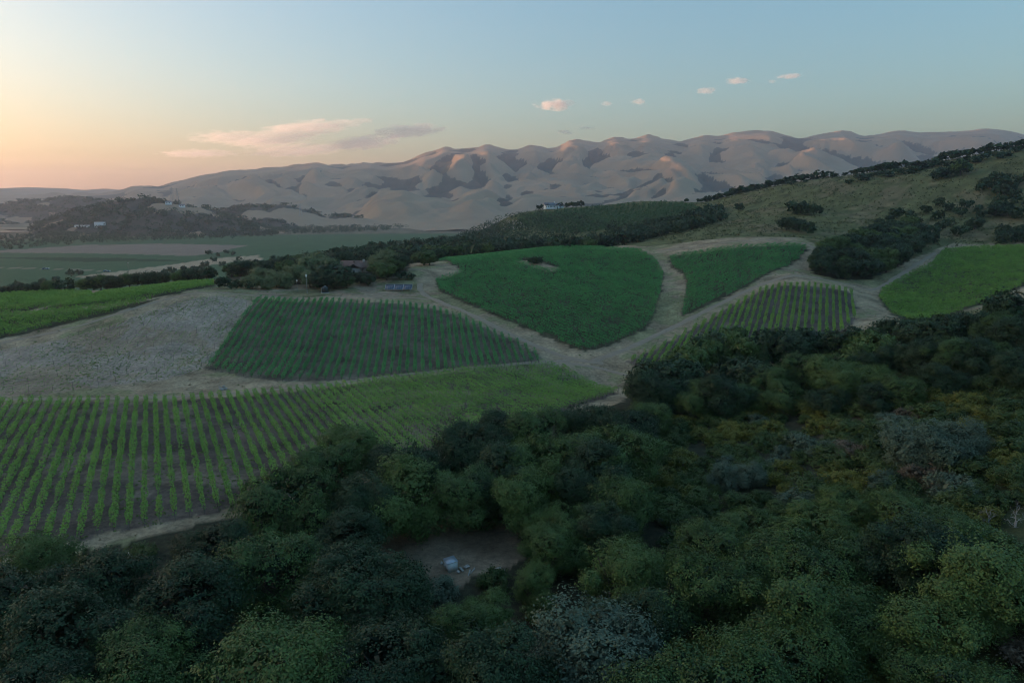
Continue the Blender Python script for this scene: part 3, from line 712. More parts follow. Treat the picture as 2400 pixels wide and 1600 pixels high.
for nm, mat, ks in (('green', SHR, 3), ('yellow', YEL, 2), ('grey', GREY, 2), ('dry', DRYB, 2)):
    for i in range(ks):
        h = 2.4; rad = 1.9+.3*i
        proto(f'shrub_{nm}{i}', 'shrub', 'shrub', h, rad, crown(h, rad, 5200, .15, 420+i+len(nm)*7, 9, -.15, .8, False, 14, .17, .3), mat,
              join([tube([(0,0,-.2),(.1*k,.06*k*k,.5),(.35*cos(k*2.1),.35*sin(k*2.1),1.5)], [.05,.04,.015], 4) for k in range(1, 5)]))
proto('grey_tree0', 'grey_tree', 'tree', 8., 4.3, crown(8., 4.3, 26000, .19, 451, 18, .04, 1.1, False, 14, .30, .3), GREY, trunk_vf(8., 4.3, 452))
proto('grey_tree1', 'grey_tree', 'tree', 8., 3.9, crown(8., 3.9, 24000, .19, 453, 16, .04, 1.1, False, 14, .30, .3), GREY, trunk_vf(8., 3.9, 454))
def dead(h, seed, n1=9):
    r_ = np.random.default_rng(seed); parts = []
    def grow(p, d, L, r, lev):
        q = [p]; dd = d.copy()
        for k in range(4):
            dd = dd+r_.normal(size=3)*.22; dd /= np.linalg.norm(dd); q.append(q[-1]+dd*L/4)
        parts.append(tube(q, np.linspace(r, r*.45, 5), 5 if lev < 2 else 3))
        if lev < 4:
            for _ in range([n1, 4, 3, 3][lev]):
                k = r_.integers(1, 5); nd = dd*.6+r_.normal(size=3)*.65+np.array([0, 0, .12]); nd /= np.linalg.norm(nd)
                grow(q[k], nd, L*r_.uniform(.42, .68), r*.45, lev+1)
    grow(np.array([0, 0, -.3]), np.array([.1, .05, 1.]), h*.45, h*.02, 0); return join(parts)
for i in range(3):
    V, F = dead(7., 470+i, 8)
    PROTO[f'dead{i}'] = dict(name='dead_tree', cat='tree', h=7., rad=3., crown=mesh_np('branches', V, F, DEADW, True),
        trunk=mesh_np('dead_trunk', *tube([(0,0,-.5),(.05,.02,.8),(.2,.1,1.8)], [.2,.16,.12], 7), DEADW, True))
PLACED = []     # (group key, prototype, x, y, z, scale)
def plant(g, key, p, h, wide=1.0):
    PLACED.append([g, key, p[0], p[1], p[2]-.15, h/PROTO[key]['h'], wide*rng.uniform(.9, 1.12)])
def pick(Y, kind='oak'):
    if kind == 'oak': return (f'oak_hi{2*rng.integers(3)}' if BRIGHT and rng.random() < .75 else f'oak_hi{rng.integers(6)}') if Y < 165 else f'oak_md{rng.integers(5)}' if Y < 470 else f'oak_lo{rng.integers(4)}'
    return {'pale': f'pale{rng.integers(3)}', 'pine': f'pine{rng.integers(3)}', 'greyt': f'grey_tree{rng.integers(2)}', 'dead': f'dead{rng.integers(3)}',
            'green': f'shrub_green{rng.integers(3)}', 'yellow': f'shrub_yellow{rng.integers(2)}', 'grey': f'shrub_grey{rng.integers(2)}', 'dry': f'shrub_dry{rng.integers(2)}'}[kind]
def tops(g, lst, h0, kind='oak', ylo=30., wide=1.0):
    for ii, it in enumerate(lst):
        u, v = it[:2]; h = it[2] if len(it) > 2 else h0*rng.uniform(.84, 1.14)
        p = tree_at(u, v, h*.97, ylo); kx = pick(p[1], kind); kk_ = {'fl': .74, 'fc': .74, 'fr': .74, 'oc': .56, 'mr': .40}.get(g)
        if kk_:      # crowns keep their distance
            R1 = PROTO[kx]['rad']/PROTO[kx]['h']*h*wide
            if any(q[0] in ('fl', 'fc', 'fr', 'oc', 'mr', 'gt', 'dd') and (q[2]-p[0])**2+(q[3]-p[1])**2 < (kk_*(R1+PROTO[q[1]]['rad']*q[5]*q[6]))**2 for q in PLACED): continue
        plant(g, kx, p, h, wide)
BRIGHT = False
tops('gt', [(1385,1440,9.5)], 9, 'greyt', wide=1.1); tops('dd', [(1485,1480,9),(690,1425,8.5)], 8, 'dead', wide=1.2)
# foreground, bottom left
tops('fl', [(42,1255),(98,1300),(10,1330),(130,1345),(200,1310),(255,1296),(430,1240),(500,1230,10),(560,1236),(640,1262),(744,1208),(812,1210,10),(690,1250),
 (361,1338),(425,1342),(300,1390),(70,1402),(130,1408),(0,1404),(215,1425),(395,1408),(502,1364),(580,1330),(640,1345),(714,1366),(780,1330),(850,1290),(900,1300),
 (238,1472),(183,1478),(319,1486),(459,1472),(545,1440),(608,1486),(690,1500),(60,1500),(0,1480),(120,1545),(383,1540),(300,1570),(470,1560),(560,1570),(650,1590),(20,1590),(200,1610)], 10.5, wide=1.08)
# foreground, bottom centre
tops('fc', [(914,1357,9),(850,1400),(978,1402,8),(786,1494),(760,1430),(829,1545),(900,1480),(960,1500),(1030,1440,8),(1100,1425,8),(1150,1395,6),(1090,1520),(1010,1560),(1180,1480),(1250,1450),
 (1250,1325,6),(1300,1290,8),(1330,1360),(1390,1400),(1320,1440),(1150,1560),(1250,1540),(1350,1530),(1425,1390),(1455,1266),(1500,1400,8),(1560,1470),(1620,1440)], 10.5, wide=1.08)
# the big oak clump beside the nearest vineyard
tops('oc', [(820,1000),(858,1003),(905,1018),(946,1030),(770,1045),(714,1074),(680,1100),(640,1165,9),(765,1140,10),(851,1110),(800,1090),(900,1085),(700,1150,9),(840,1170,10),
 (1004,1046),(963,1078),(929,1118,11),(905,1160,10),(1106,990),(1060,1012),(1174,968),(1208,957),(1266,957),(1293,972),(1340,962),(1371,942),(1400,938),(1439,920),(1174,1050),(1276,1022),(1344,1016),
 (1099,1098),(1038,1110),(1157,1073),(1225,1107),(1310,1090),(1400,1040),(1446,1002),(1446,1114,11),(1021,1182,6.5),(970,1200,6.5),(1100,1180,6.5),(1225,1160,7),(1276,1134,8.5),(1330,1180,8),(1160,1150,8),(1390,1150,9),
 (1480,1152,9),(1420,1180,9),(1378,1190,9),(1344,1208,8),(1286,1235,8),(1500,1060,10),(1480,960,11)], 12)
# oaks and conifers behind the scrub
tops('mr', [(1514,880),(1540,866,12),(1575,845,13),(1610,806,13),(1651,790,13),(1702,762,14),(1675,775,14),(1740,780,13),(1780,785,12),(1818,767,12),(1850,775,12),(1906,770),(1940,760),(1985,765),(2022,777),(2052,774),(2110,745),(2160,740),(2205,738),(2246,735),(2290,728),
 (2093,808),(2150,800),(2185,790),(2235,785),(2290,790),(1736,838),(1780,850),(1889,825),(1957,828),(2020,822),(1845,893,8),(1906,846),(1974,860),(2040,855),(1804,855),(1651,893),(1700,880),(1600,880),(1818,905,7),(1740,900,8),
 (2110,872,8),(2160,868,8),(1560,900),(1530,945,9),(2060,900,7),(1950,905,7),(2210,850,8)], 10)
tops('mrp', [(1736,800),(1794,808),(1756,834,9),(1640,800),(1690,790),(1610,840,9)], 11, 'pine')
tops('re', [(2385,682,12),(2350,730,10),(2400,740,11),(2330,800,8),(2390,820,9),(2345,705,7)], 10)
BRIGHT = True
# foreground, bottom right
tops('fr', [(1591,1248),(1676,1232),(1740,1250),(1817,1226),(1880,1250),(1527,1316),(1600,1330),(1663,1304),(1740,1330),(1825,1342),(1900,1330),(1960,1290),(1698,1422),(1780,1430),(1640,1400),
 (2144,1213,10),(2090,1250,9),(2210,1240,9),(2271,1202,9),(2330,1250),(2378,1214,9),(2038,1298,10),(1987,1357,9),(2101,1336,9),(2357,1357,10),(2290,1390,9),(2182,1408,9),(2060,1420,9),(1931,1440),(1860,1480),(1783,1524),(1700,1540),(1950,1560),
 (2250,1550,8),(2150,1540,8),(2380,1500,8),(2050,1580,8),(1880,1600,7),(1991,1142,7),(2060,1165,7),(2110,1160,7),(2161,1160,7),(2220,1195,7),(1930,1190,7),(1850,1180,6),(1780,1200,7)], 10.5, wide=1.08)
BRIGHT = False
tops('gt', [(2256,978),(2151,990),(2210,1020,7)], 8, 'greyt'); tops('gt', [(1700,1090,5),(1760,1085,5)], 8, 'greyt')
tops('dd', [(600,1455,6),(660,1490,6),(770,1570,6),(1985,1290,6),(1420,1330,6),(2330,1175,4),(2390,1170,4),(1860,1120,3.2)], 6, 'dead')
# oaks round the house and along the vineyards' far side
tops('hp', [(745,592,12),(762,600,11),(715,604,11),(610,628,8.5),(645,632,8.5),(690,618,10),(665,640,7.5),(725,636,8),(588,642,7),(892,592,10),(908,586,11),(625,648,6)], 8, 'pale', 312, 1.15)
tops('ho', [(782,618,12),(812,645,6.5),(765,634,9),(760,640,8),(845,636,6),(862,642,6),(885,612,9),(905,615,9),(925,600,9),(935,595,9),(940,634,4.5),(960,640,3.5),(993,584,9),(1005,592,7),(522,648,5.5),(560,655,4),(545,660,3.5),(585,658,4)], 8, 'oak', 300, 1.2)
tops('lb', [(40,658),(75,664),(100,652),(130,648),(165,632),(185,632),(200,650),(232,656),(262,655),(292,660),(330,654),(360,640),(385,630),(402,626),(430,622),(455,622),(482,630),(300,652),(420,640),(445,648),(20,668),(55,668),
 (115,664),(150,660),(215,662),(245,664),(275,664),(345,656),(375,650),(465,642),(490,645)], 9, 'oak', 385)
tops('lb', [(490,586),(510,592),(500,602),(530,585),(545,588),(520,612),(480,612),(560,600),(470,620),(540,620),(560,630)], 9, 'oak', 420)
tops('rs', [(1658,440,6),(1690,432,6),(1725,423),(1745,418),(1770,410),(1800,405),(1830,402),(1850,400),(1875,398),(1900,393),(1925,395),(1945,393),(1640,455,5),(1610,465,5),(2015,392),(2035,388),(2050,385),(2070,380),(2095,379),(2120,376),
 (2150,378),(2175,374),(2192,370),(2215,353),(2235,352),(2250,350),(2270,346),(2290,341),(2312,336),(2330,330),(2350,332),(2370,328),(2400,325),(1980,400,4),(2000,398,5),(1960,402,4)], 8, 'oak', 480, 1.35)
for (u0, v0, u1, v1) in ((1650,446,1760,418),(1760,418,1950,400),(2000,404,2190,378),(2190,374,2410,334)):
    tops('rs', [(u0+(u1-u0)*f+rng.normal()*4, v0+(v1-v0)*f+4+abs(rng.normal())*5, rng.uniform(3.5, 7)) for f in np.linspace(0, 1, 14)], 6, 'oak', 480, 1.4)
tops('rh', [(1733,476),(1855,470,10),(1880,474,10),(1900,477,9),(1918,482),(1845,508,9),(1875,512,9),(1895,520,8),(2256,376,13),(2240,385,10),(2210,393,9),(2195,400,8),(1300,470,7),(1345,470,8),(1360,466,9),(1265,478,8),(1315,466,8),(1330,470,7)], 8, 'oak', 430)
tops('hb', [(1255,599,5)], 5, 'oak', 300, 1.1); tops('hb', [(1246,603,4),(1264,602,4)], 4, 'oak', 300)
tops('fb', [(2322,695,5),(2335,700,5)], 5, 'oak', 240)
def poisson(P, spacing, n=6000, cond=None):
    c = np.c_[P[:, 0].min()+rng.random(n)*np.ptp(P[:, 0]), P[:, 1].min()+rng.random(n)*np.ptp(P[:, 1])]; c = c[inside(P, c[:, 0], c[:, 1])]
    if cond is not None: c = c[cond(c[:, 0], c[:, 1])]
    out = []; cell = {}
    for x, y in c:
        k = (int(x//spacing), int(y//spacing)); ok = True
        for a in (-1, 0, 1):
            for b in (-1, 0, 1):
                for q in cell.get((k[0]+a, k[1]+b), ()):
                    if (q[0]-x)**2+(q[1]-y)**2 < spacing**2: ok = False
        if ok: cell.setdefault(k, []).append((x, y)); out.append((x, y))
    return np.array(out).reshape(-1, 2)
def grove(g, P, spacing, h0, h1, kind='oak', cond=None, wide=1.0):
    for x, y in poisson(P, spacing, cond=cond):
        plant(g, pick(y, kind), (x, y, hz(x, y)), rng.uniform(h0, h1), wide)
grove('cp', wpoly([(1885,640),(1960,656),(2030,656),(2090,636),(2125,610),(2170,575),(2130,540),(2060,545),(1990,575),(1935,598)]), 8.0, 8, 11.5)
grove('cp', wpoly([(2170,575),(2260,550),(2310,520),(2290,490),(2200,480),(2120,500),(2050,530),(2060,545),(2130,540)]), 12, 5, 8)
grove('rb', wpoly([(1440,562),(1520,562),(1600,546),(1690,518),(1690,495),(1600,512),(1500,538),(1430,545)]), 9.5, 7, 10)
grove('rc', wpoly([(2290,452),(2420,470),(2420,432),(2330,425)]), 8, 6, 9); grove('rc', wpoly([(2330,510),(2420,520),(2420,480),(2340,480)]), 8, 6, 9); grove('rc', wpoly([(2340,575),(2420,575),(2420,545),(2350,548)]), 7, 5, 8)
def uy(u, Y): return ((u-1200)/FPX*Y/CP*1.02, Y)
FW = np.array([uy(590,395), uy(700,372), uy(860,405), uy(960,440), uy(1060,470), uy(1400,500), uy(1500,540), uy(1440,640), uy(1250,700), uy(900,700), uy(700,600), uy(570,520)])
grove('fw', FW, 13, 8, 12, cond=lambda x, y: (y > 440) | (x < -90))
# shrubs of the scrub slope and under the foreground trees
SCR = np.array([(19,62),(25,90),(20,130),(32,166),(70,170),(110,160),(112,120),(80,66),(62,48),(40,44)], float)
def shade(x, y):
    m = np.ones(len(x), bool)
    for q in PLACED:
        if q[3] < 180: m &= (x-q[2])**2+(y-q[3])**2 > (PROTO[q[1]]['rad']*q[5]*.75)**2
    return m
for (x, y) in poisson(SCR, 3.35, 4000, shade):
    u_, v_ = proj(x, y, hz(x, y)); k = fbm(np.array([x/14]), np.array([y/14]), 2, 131)[0]+.35*rng.normal()
    kd = 'yellow' if k > .30 else 'green' if k > -.62 else 'grey' if k > -.9 else 'dry'
    if u_ < 2430 and rng.random() < .93: plant('sc', pick(y, kd), (x, y, hz(x, y)), rng.uniform(1.6, 3.4), 1.2)
UND = np.array([(-75,52),(-78,80),(-60,92),(-30,104),(0,118),(22,150),(28,100),(24,40),(-20,36),(-50,42)], float)
cl_ = lambda x, y: ~((np.abs(x+8) < 13) & (np.abs(y-96) < 12))
for (x, y) in poisson(UND, 7.0, 3000, lambda x, y: shade(x, y) & cl_(x, y)):
    if abs(proj(x, y, hz(x, y))[0]-1200) < 1230: plant('un', pick(y, 'green' if rng.random() < .8 else 'grey'), (x, y, hz(x, y)), rng.uniform(1.6, 3.2), 1.15)
# ---- put them in the scene, each with a label of its own
GL = {'fl': ('{a} oak in the wood at the bottom left, {o} from the left', 'foreground oaks at the bottom left'),
 'fc': ('{a} oak near the bottom centre around the small shed clearing, {o} from the left', 'foreground oaks at the bottom centre'),
 'oc': ('{a} oak in the big clump beside the nearest vineyard, {o} from the left', 'oaks in the clump beside the nearest vineyard'),
 'mr': ('{a} oak in the belt between scrub slope and vineyards, {o} from the left', 'oaks in the belt above the scrub slope'),
 'mrp': ('{a} conifer with pointed crown below the short vineyard, {o} from the left', 'conifers below the short vineyard'),
 're': ('{a} oak at the right edge below the right-hand vineyard, {o} from the left', 'oaks at the right edge'),
 'fr': ('{a} oak in the wood at the bottom right, {o} from the left', 'foreground oaks at the bottom right'),
 'gt': ('{a} grey-leaved tree in the foreground scrub and wood, {o} from the left', 'grey-leaved trees'),
 'dd': ('{a} bare dead tree with pale branches in the foreground, {o} from the left', 'bare dead trees'),
 'hp': ('{a} pale green tree beside the brown-roofed house, {o} from the left', 'pale trees around the house'),
 'ho': ('{a} oak or bush around the brown-roofed house yard, {o} from the left', 'dark trees around the house'),
 'lb': ('{a} oak in the belt behind the left-hand vineyards, {o} from the left', 'oaks behind the left-hand vineyards'),
 'rs': ('{a} oak on the skyline of the right-hand hill, {o} from the left', 'oaks on the right-hand skyline'),
 'rh': ('{a} oak standing apart on the right-hand hill, {o} from the left', 'lone oaks on the right-hand hill'),
 'hb': ('{a} bush in the heart-shaped vineyard\'s bare patch, {o} from the left', 'bushes inside the heart-shaped vineyard'),
 'fb': ('{a} bush on the track below the right-hand vineyard, {o} from the left', 'bushes below the right-hand vineyard'),
 'cp': ('{a} oak in the copse beside the triangular vineyard, {o} from the left', 'oaks in the copse on the slope'),
 'rb': ('{a} oak in the row below the hill orchard, {o} from the left', 'oaks in the row below the orchard'),
 'rc': ('{a} oak in the right-end hill thickets, {o} from the left', 'oaks at the right end of the hill'),
 'fw': ('{a} oak in the wood behind the house, {o} from the left', 'oaks in the wood behind the house'),
 'sc': ('{a} shrub on the scrub slope at the right, {o} from the left', 'shrubs of the scrub slope'),
 'un': ('{a} shrub in the undergrowth of the foreground wood, {o} from the left', 'undergrowth shrubs')}
KIND = {'y': 'yellow-green', 'g': 'grey-green', 'd': 'dry brown'}
def adj(key, s, wd):
    p = PROTO[key]; hh = p['h']*s
    if key.startswith('shrub'): return {'sh': ''}.get('', '') + {'green': 'dark green', 'yellow': 'yellow-green', 'grey': 'grey-green', 'dry': 'dry brown'}[key[6:-1]]
    return ('tall' if hh > 10 else 'low' if hh < 6.2 else 'mid-sized') + (' broad' if wd*p['rad']/p['h'] > .6 else ' slim' if wd*p['rad']/p['h'] < .46 else ' rounded')
def visible(x, y, z):
    for k in np.linspace(.15, .97, 14):
        if CAMZ+(z-CAMZ)*k < hz(x*k, y*k)-.5: return False
    return True
seen = []
for q in PLACED:
    u_, v_ = proj(q[2], q[3], q[4]+PROTO[q[1]]['h']*q[5]*.6); ru = PROTO[q[1]]['rad']*q[5]*q[6]/max(q[3], 20)*FPX
    if u_ < -ru*.8 or u_ > 2400+ru*.8 or v_ > 1600+ru: continue
    if not visible(q[2], q[3], q[4]+PROTO[q[1]]['h']*q[5]): continue
    seen.append((u_, q))
# up to 300 oaks stand as things of their own, the largest in view; the smaller ones far off make one wood
def psize(q): return PROTO[q[1]]['rad']*q[5]*q[6]/q[3]
oaks = sorted([q for _, q in seen if PROTO[q[1]]['name'] == 'oak_tree'], key=psize, reverse=True); rest = {id(q) for q in oaks[300:]}
seen.sort(key=lambda s: s[0]); num = {}; RV, RF, RT = [], [], []; base = {}
for u_, q in seen:
    g, key, x, y, z, s, wd = q; p = PROTO[key]
    if id(q) in rest:
        k = f'oak_lo{rng.integers(4)}'
        if k not in base:
            me = PROTO[k]['crown']; co = np.empty(len(me.vertices)*3, np.float32); me.vertices.foreach_get('co', co); base[k] = co.reshape(-1, 3)[:len(co)//9*3].reshape(-1, 3, 3)
        B_ = base[k]; sel = rng.choice(len(B_), min(len(B_), 330 if y < 560 else 200), replace=False); Tq = B_[sel]; c_ = Tq.mean(1, keepdims=True); Tq = c_+(Tq-c_)*(1.45 if y < 560 else 1.8)
        a_ = rng.random()*6.28; M_ = np.array([[cos(a_), -sin(a_), 0], [sin(a_), cos(a_), 0], [0, 0, 1]])
        RV.append((Tq.reshape(-1, 3)@M_.T)*np.array([s*wd, s*wd, s])+np.array([x, y, z])); RT.append(np.repeat(np.clip(rng.random()*.5+rng.random(len(sel))*.5, 0, 1), 3)); continue
    num[g] = num.get(g, 0)+1
    o = add(p['name'], None, loc=(x, y, z), rz=rng.random()*6.28, sc=(s*wd, s*wd, s))
    lab, grp = GL[g]; tag(o, lab.format(a=adj(key, s, wd), o=ordinal(num[g])), p['cat'], grp)
    add('branches' if key.startswith('dead') else 'crown', p['crown'], o)
    if p['trunk']: add('trunk', p['trunk'], o)
RV = np.concatenate(RV); tag(add('oak_wood', mesh_np('oak_wood', RV, np.arange(len(RV)).reshape(-1, 3), OAK2, False, {'tint': np.concatenate(RT)})),
    'smaller distant oaks in copses and belts around the vineyards and hill', 'wood', kind='stuff')
print('TREES', num, sum(num.values()), len(rest))

# ---- woods too far off to tell the trees apart
def wood(name, pts, hs, hfun, mat, label, per=26, ls=1.5, radk=.55, cat='wood'):
    n = len(pts); I = np.repeat(np.arange(n), per); d = rand_unit(len(I)); d[:, 2] = d[:, 2]*.9
    R_ = np.c_[hs*radk, hs*radk, hs*.5][I]
    P = np.c_[pts[I, 0], pts[I, 1], (hfun(pts[:, 0], pts[:, 1])+hs*.5)[I]] + d*R_*(.75+.35*rng.random(len(I)))[:, None]
    V, F = leaves(P, d*.8+rng.normal(size=d.shape)*.5+np.array([0, 0, .2]), (ls*(.6+.8*rng.random(n)))[I], True, .7)
    tt_ = np.clip(rng.random(n)[I]*.6+rng.random(len(I))*.4, 0, 1)
    return tag(add(name, mesh_np(name, V, F, mat, False, {'tint': np.repeat(tt_, 3)})), label, cat, kind='stuff')
FARW = leaf_mat('far_wood_leaf', (0.020, 0.045, 0.022), (0.060, 0.105, 0.045), .1, 0, .01)
ORCH = leaf_mat('orchard_leaf', (0.028, 0.085, 0.032), (0.080, 0.165, 0.055), .1, 0, .01)
W2 = np.array([uy(620,640), uy(900,700), uy(1250,700), uy(1440,640), uy(1480,720), uy(1330,880), uy(1180,1060), uy(1000,1250), uy(820,1300), uy(640,950), uy(560,780)])
p_ = poisson(W2, 11, 9000); wood('hillside_wood', p_, rng.uniform(8, 12, len(p_)), H, FARW, 'dark oak wood rolling away behind the house towards the valley', 46, 1.25)
OR = FIELD['orchard']
eo = dirpx((1300,540), (1560,470)); eo = eo/np.hypot(*eo); no = np.array([-eo[1], eo[0]])
gy, gx = np.meshgrid(np.arange(-900, 900, 7.0), np.arange(-900, 900, 5.0)); c0 = OR.mean(0)
p_ = c0+gx.reshape(-1, 1)*eo+gy.reshape(-1, 1)*no; p_ = p_[inside(OR, p_[:, 0], p_[:, 1])]; p_ = p_+rng.normal(size=p_.shape)*.5
wood('orchard', p_, rng.uniform(3.8, 5.6, len(p_)), H, ORCH, 'young orchard trees in rows below the white house', 26, .85, .62, 'orchard')
BT = np.concatenate([ray_poly([(-200,597),(0,587),(100,577),(200,571),(330,567),(450,563),(560,558),(700,549),(860,543),(980,532),(1120,520)], -40), ray_poly([(1120,512),(900,519),(700,526),(560,533),(400,540),(200,545),(0,553),(-200,556)], -40)])
p_ = poisson(BT, 17, 12000); p_ = p_[~inside(LK, p_[:, 0], p_[:, 1])]
wood('valley_tree_belt', p_, rng.uniform(10, 18, len(p_))*(.45+.55*sstep(110, 200, 1200+FPX*p_[:, 0]*CP/p_[:, 1]/1.02)), H, FARW, 'belt of dark trees across the far side of the valley fields', 44, 2.0)
# chaparral cover on the right-hand hill
HB = np.array([uy(1400,720), uy(1500,560), uy(1560,430), uy(1900,415), uy(2200,405), uy(2480,400), uy(2560,600), uy(2480,700), uy(2100,760), uy(1850,800), uy(1600,900), uy(1480,960)])
p_ = HB.min(0)+rng.random((60000, 2))*np.ptp(HB, axis=0)
p_ = p_[inside(HB, p_[:, 0], p_[:, 1])]; k_ = fbm(p_[:, 0]/30, p_[:, 1]/30, 3, 141); p_ = p_[rng.random(len(p_)) < .45+.5*k_][:8000]
HSC = leaf_mat('hill_scrub_leaf', (0.055, 0.070, 0.030), (0.13, 0.14, 0.058), .1, 0, .02)
wood('hill_scrub', p_, rng.uniform(.6, 1.7, len(p_))**1.2, H, HSC, 'olive-brown chaparral covering the right-hand hill', 9, .42, .75, 'scrub')

lx = np.c_[(rng.random(9000)*1250-200), 1950+rng.random(9000)*2500]; p_ = np.c_[(lx[:, 0]-1200)/FPX*lx[:, 1]/CP*1.02, lx[:, 1]]
z_ = LOWH(p_[:, 0], p_[:, 1]); k_ = LWK(p_[:, 0], p_[:, 1])
p_ = p_[(z_ > -42) & (k_ > -.1)]
wood('low_hill_wood', p_, rng.uniform(9, 17, len(p_)), LOWH, FARW, 'dark woods patched over the low hills beyond the valley', 24, 4.0, .9)
# ------------------------------------------------------------------ buildings, machines and small things
def part(name, vf, mat, parent, loc=None, rz=0): return add(name, mesh_np(name, *vf, mat), parent, loc, rz)
def thing(name, loc, label, cat, rz=0, group=None): return tag(add(name, None, loc=loc, rz=rz), label, cat, group)
def gable(x0, x1, y0, y1, z0, z1, over=.5, axis='x', th=.18):
    """two roof slabs; ridge along axis"""
    out = []
    if axis == 'x':
        ym = (y0+y1)/2
        for ya in (y0-over, y1+over):
            zz = z0-(z1-z0)*over/abs(ym-y0)
            V = np.array([(x0-over, ya, zz), (x1+over, ya, zz), (x1+over, ym, z1), (x0-over, ym, z1)]); out.append(slab(V, th))
    else:
        xm = (x0+x1)/2
        for xa in (x0-over, x1+over):
            zz = z0-(z1-z0)*over/abs(xm-x0)
            V = np.array([(xa, y0-over, zz), (xa, y1+over, zz), (xm, y1+over, z1), (xm, y0-over, z1)]); out.append(slab(V, th))
    return join(out)
def slab(V, th):
    V = np.asarray(V, float); U = V+np.array([0, 0, th]); A = np.r_[V, U]
    return A, np.array([(0,1,2,3),(7,6,5,4),(0,4,5,1),(1,5,6,2),(2,6,7,3),(3,7,4,0)])
def prism_gable(x0, x1, y0, y1, z0, z1, axis='x'):
    """closed wall block with gable tops (quads, ridge doubled)"""
    if axis == 'x':
        ym = (y0+y1)/2; V = [(x0,y0,0),(x1,y0,0),(x1,y1,0),(x0,y1,0),(x0,y0,z0),(x1,y0,z0),(x1,y1,z0),(x0,y1,z0),(x0,ym,z1),(x1,ym,z1)]
        F = [(0,1,5,4),(2,3,7,6),(1,2,6,5),(3,0,4,7),(5,6,9,9),(7,4,8,8),(4,5,9,8),(6,7,8,9)]
    else:
        xm = (x0+x1)/2; V = [(x0,y0,0),(x1,y0,0),(x1,y1,0),(x0,y1,0),(x0,y0,z0),(x1,y0,z0),(x1,y1,z0),(x0,y1,z0),(xm,y0,z1),(xm,y1,z1)]
        F = [(0,1,5,4),(2,3,7,6),(1,2,6,5),(3,0,4,7),(4,5,8,8),(6,7,9,9),(5,6,9,8),(7,4,8,9)]
    return np.array(V, float), np.array(F)
def cyl(r, z0, z1, n=20, cap=True, r2=None):
    prof_ = [(0.001, z0), (r, z0), (r2 or r, z1), (0.001, z1)]
    th = np.arange(n)*2*pi/n; V = np.concatenate([np.c_[q*np.cos(th), q*np.sin(th), np.full(n, z)] for q, z in prof_])
    i = np.arange(3)[:, None]*n; k = np.arange(n)[None]; k2 = (k+1) % n
    return V, np.stack([i+k, i+k2, i+n+k2, i+n+k], -1).reshape(-1, 4)
def lathe(pr, n=20):
    th = np.arange(n)*2*pi/n; V = np.concatenate([np.c_[q*np.cos(th), q*np.sin(th), np.full(n, z)] for q, z in pr])
    i = np.arange(len(pr)-1)[:, None]*n; k = np.arange(n)[None]; k2 = (k+1) % n
    return V, np.stack([i+k, i+k2, i+n+k2, i+n+k], -1).reshape(-1, 4)
def shift(vf, d): return vf[0]+np.array(d, float), vf[1]
def rotx(vf, a):
    c, s = cos(a), sin(a); return vf[0]@np.array([[1,0,0],[0,c,-s],[0,s,c]]).T, vf[1]
M_ROOF = plain('brown_shingle', (0.20, 0.135, 0.115), .9, .1, .2, 1.5); M_WALL = plain('grey_stucco', (0.30, 0.28, 0.25), .9, .1, .1, .8)
M_WHITE = plain('white_paint', (0.74, 0.74, 0.73), .7, .2, .06, .6); M_SLATE = plain('grey_slate', (0.20, 0.22, 0.25), .7, .3, .15, 1.0)
M_GLASS = plain('window_glass', (0.03, 0.035, 0.04), .12, .6, .1, 1.0); M_STEEL = plain('galvanised_steel', (0.36, 0.37, 0.38), .5, .5, .1, 4, .5)
M_PANEL = plain('solar_cells', (0.045, 0.055, 0.085), .25, .6, .15, 1.2); M_FRAME = plain('panel_frame', (0.48, 0.50, 0.53), .4, .5, .05, 3, .4)
M_TANK = plain('dark_tank', (0.03, 0.045, 0.05), .5, .4, .1, 2); M_CONC = plain('concrete', (0.40, 0.38, 0.35), .9, .1, .15, 3)
M_BLUE = plain('blue_enamel', (0.05, 0.17, 0.36), .4, .4, .1, 2); M_RUB = plain('tyre_rubber', (0.025, 0.025, 0.025), .9, .1, .1, 4)
M_PALE = plain('pale_lamp', (0.75, 0.76, 0.72), .4, .4, .05, 3); M_ROCK = plain('pale_rock', (0.36, 0.33, 0.30), .95, .1, .3, 3)
# solar array beside the track
p = at(935, 681); t_ = thing('solar_array', p, 'ground-mounted solar array of three tilted panels in the house yard', 'solar panels', radians(2))
ca, sa = cos(radians(27)), sin(radians(27))
for k in range(3):
    x0 = -6.2+k*4.15; pv = boxvf(0, 4.05, 0, 4.3, 0, .05); pn = part('panel', shift(rotx(pv, radians(27)), (x0, -2.0, .75)), M_PANEL, t_)
    fr = [boxvf(-.05,4.1,-.06,.06,.052,.09), boxvf(-.05,4.1,4.24,4.36,.052,.09), boxvf(-.06,.06,.06,4.24,.052,.09), boxvf(3.99,4.11,.06,4.24,.052,.09)]
    fr += [boxvf(.99*q+.03,.99*q+.07,.06,4.24,.052,.07) for q in (1,2,3)] + [boxvf(.06,3.99,1.42*q,1.42*q+.04,.053,.071) for q in (1,2)]
    part('frame', shift(rotx(join(fr), radians(27)), (x0, -2.0, .75)), M_FRAME, pn)
for x0 in (-5.4, -1.8, 1.8, 5.4): 
    part('leg', shift(tube([(0,0,-.5),(0,0,1.0)], [.07,.07], 6), (x0, -1.4, 0)), M_STEEL, t_); part('leg', shift(tube([(0,0,-.5),(0,0,2.0)], [.07,.07], 6), (x0, 1.2, 0)), M_STEEL, t_)
part('beam', boxvf(-6, 6, -1.48, -1.34, .88, 1.0), M_STEEL, t_); part('beam', boxvf(-6, 6, 1.13, 1.27, 2.1, 2.2), M_STEEL, t_)
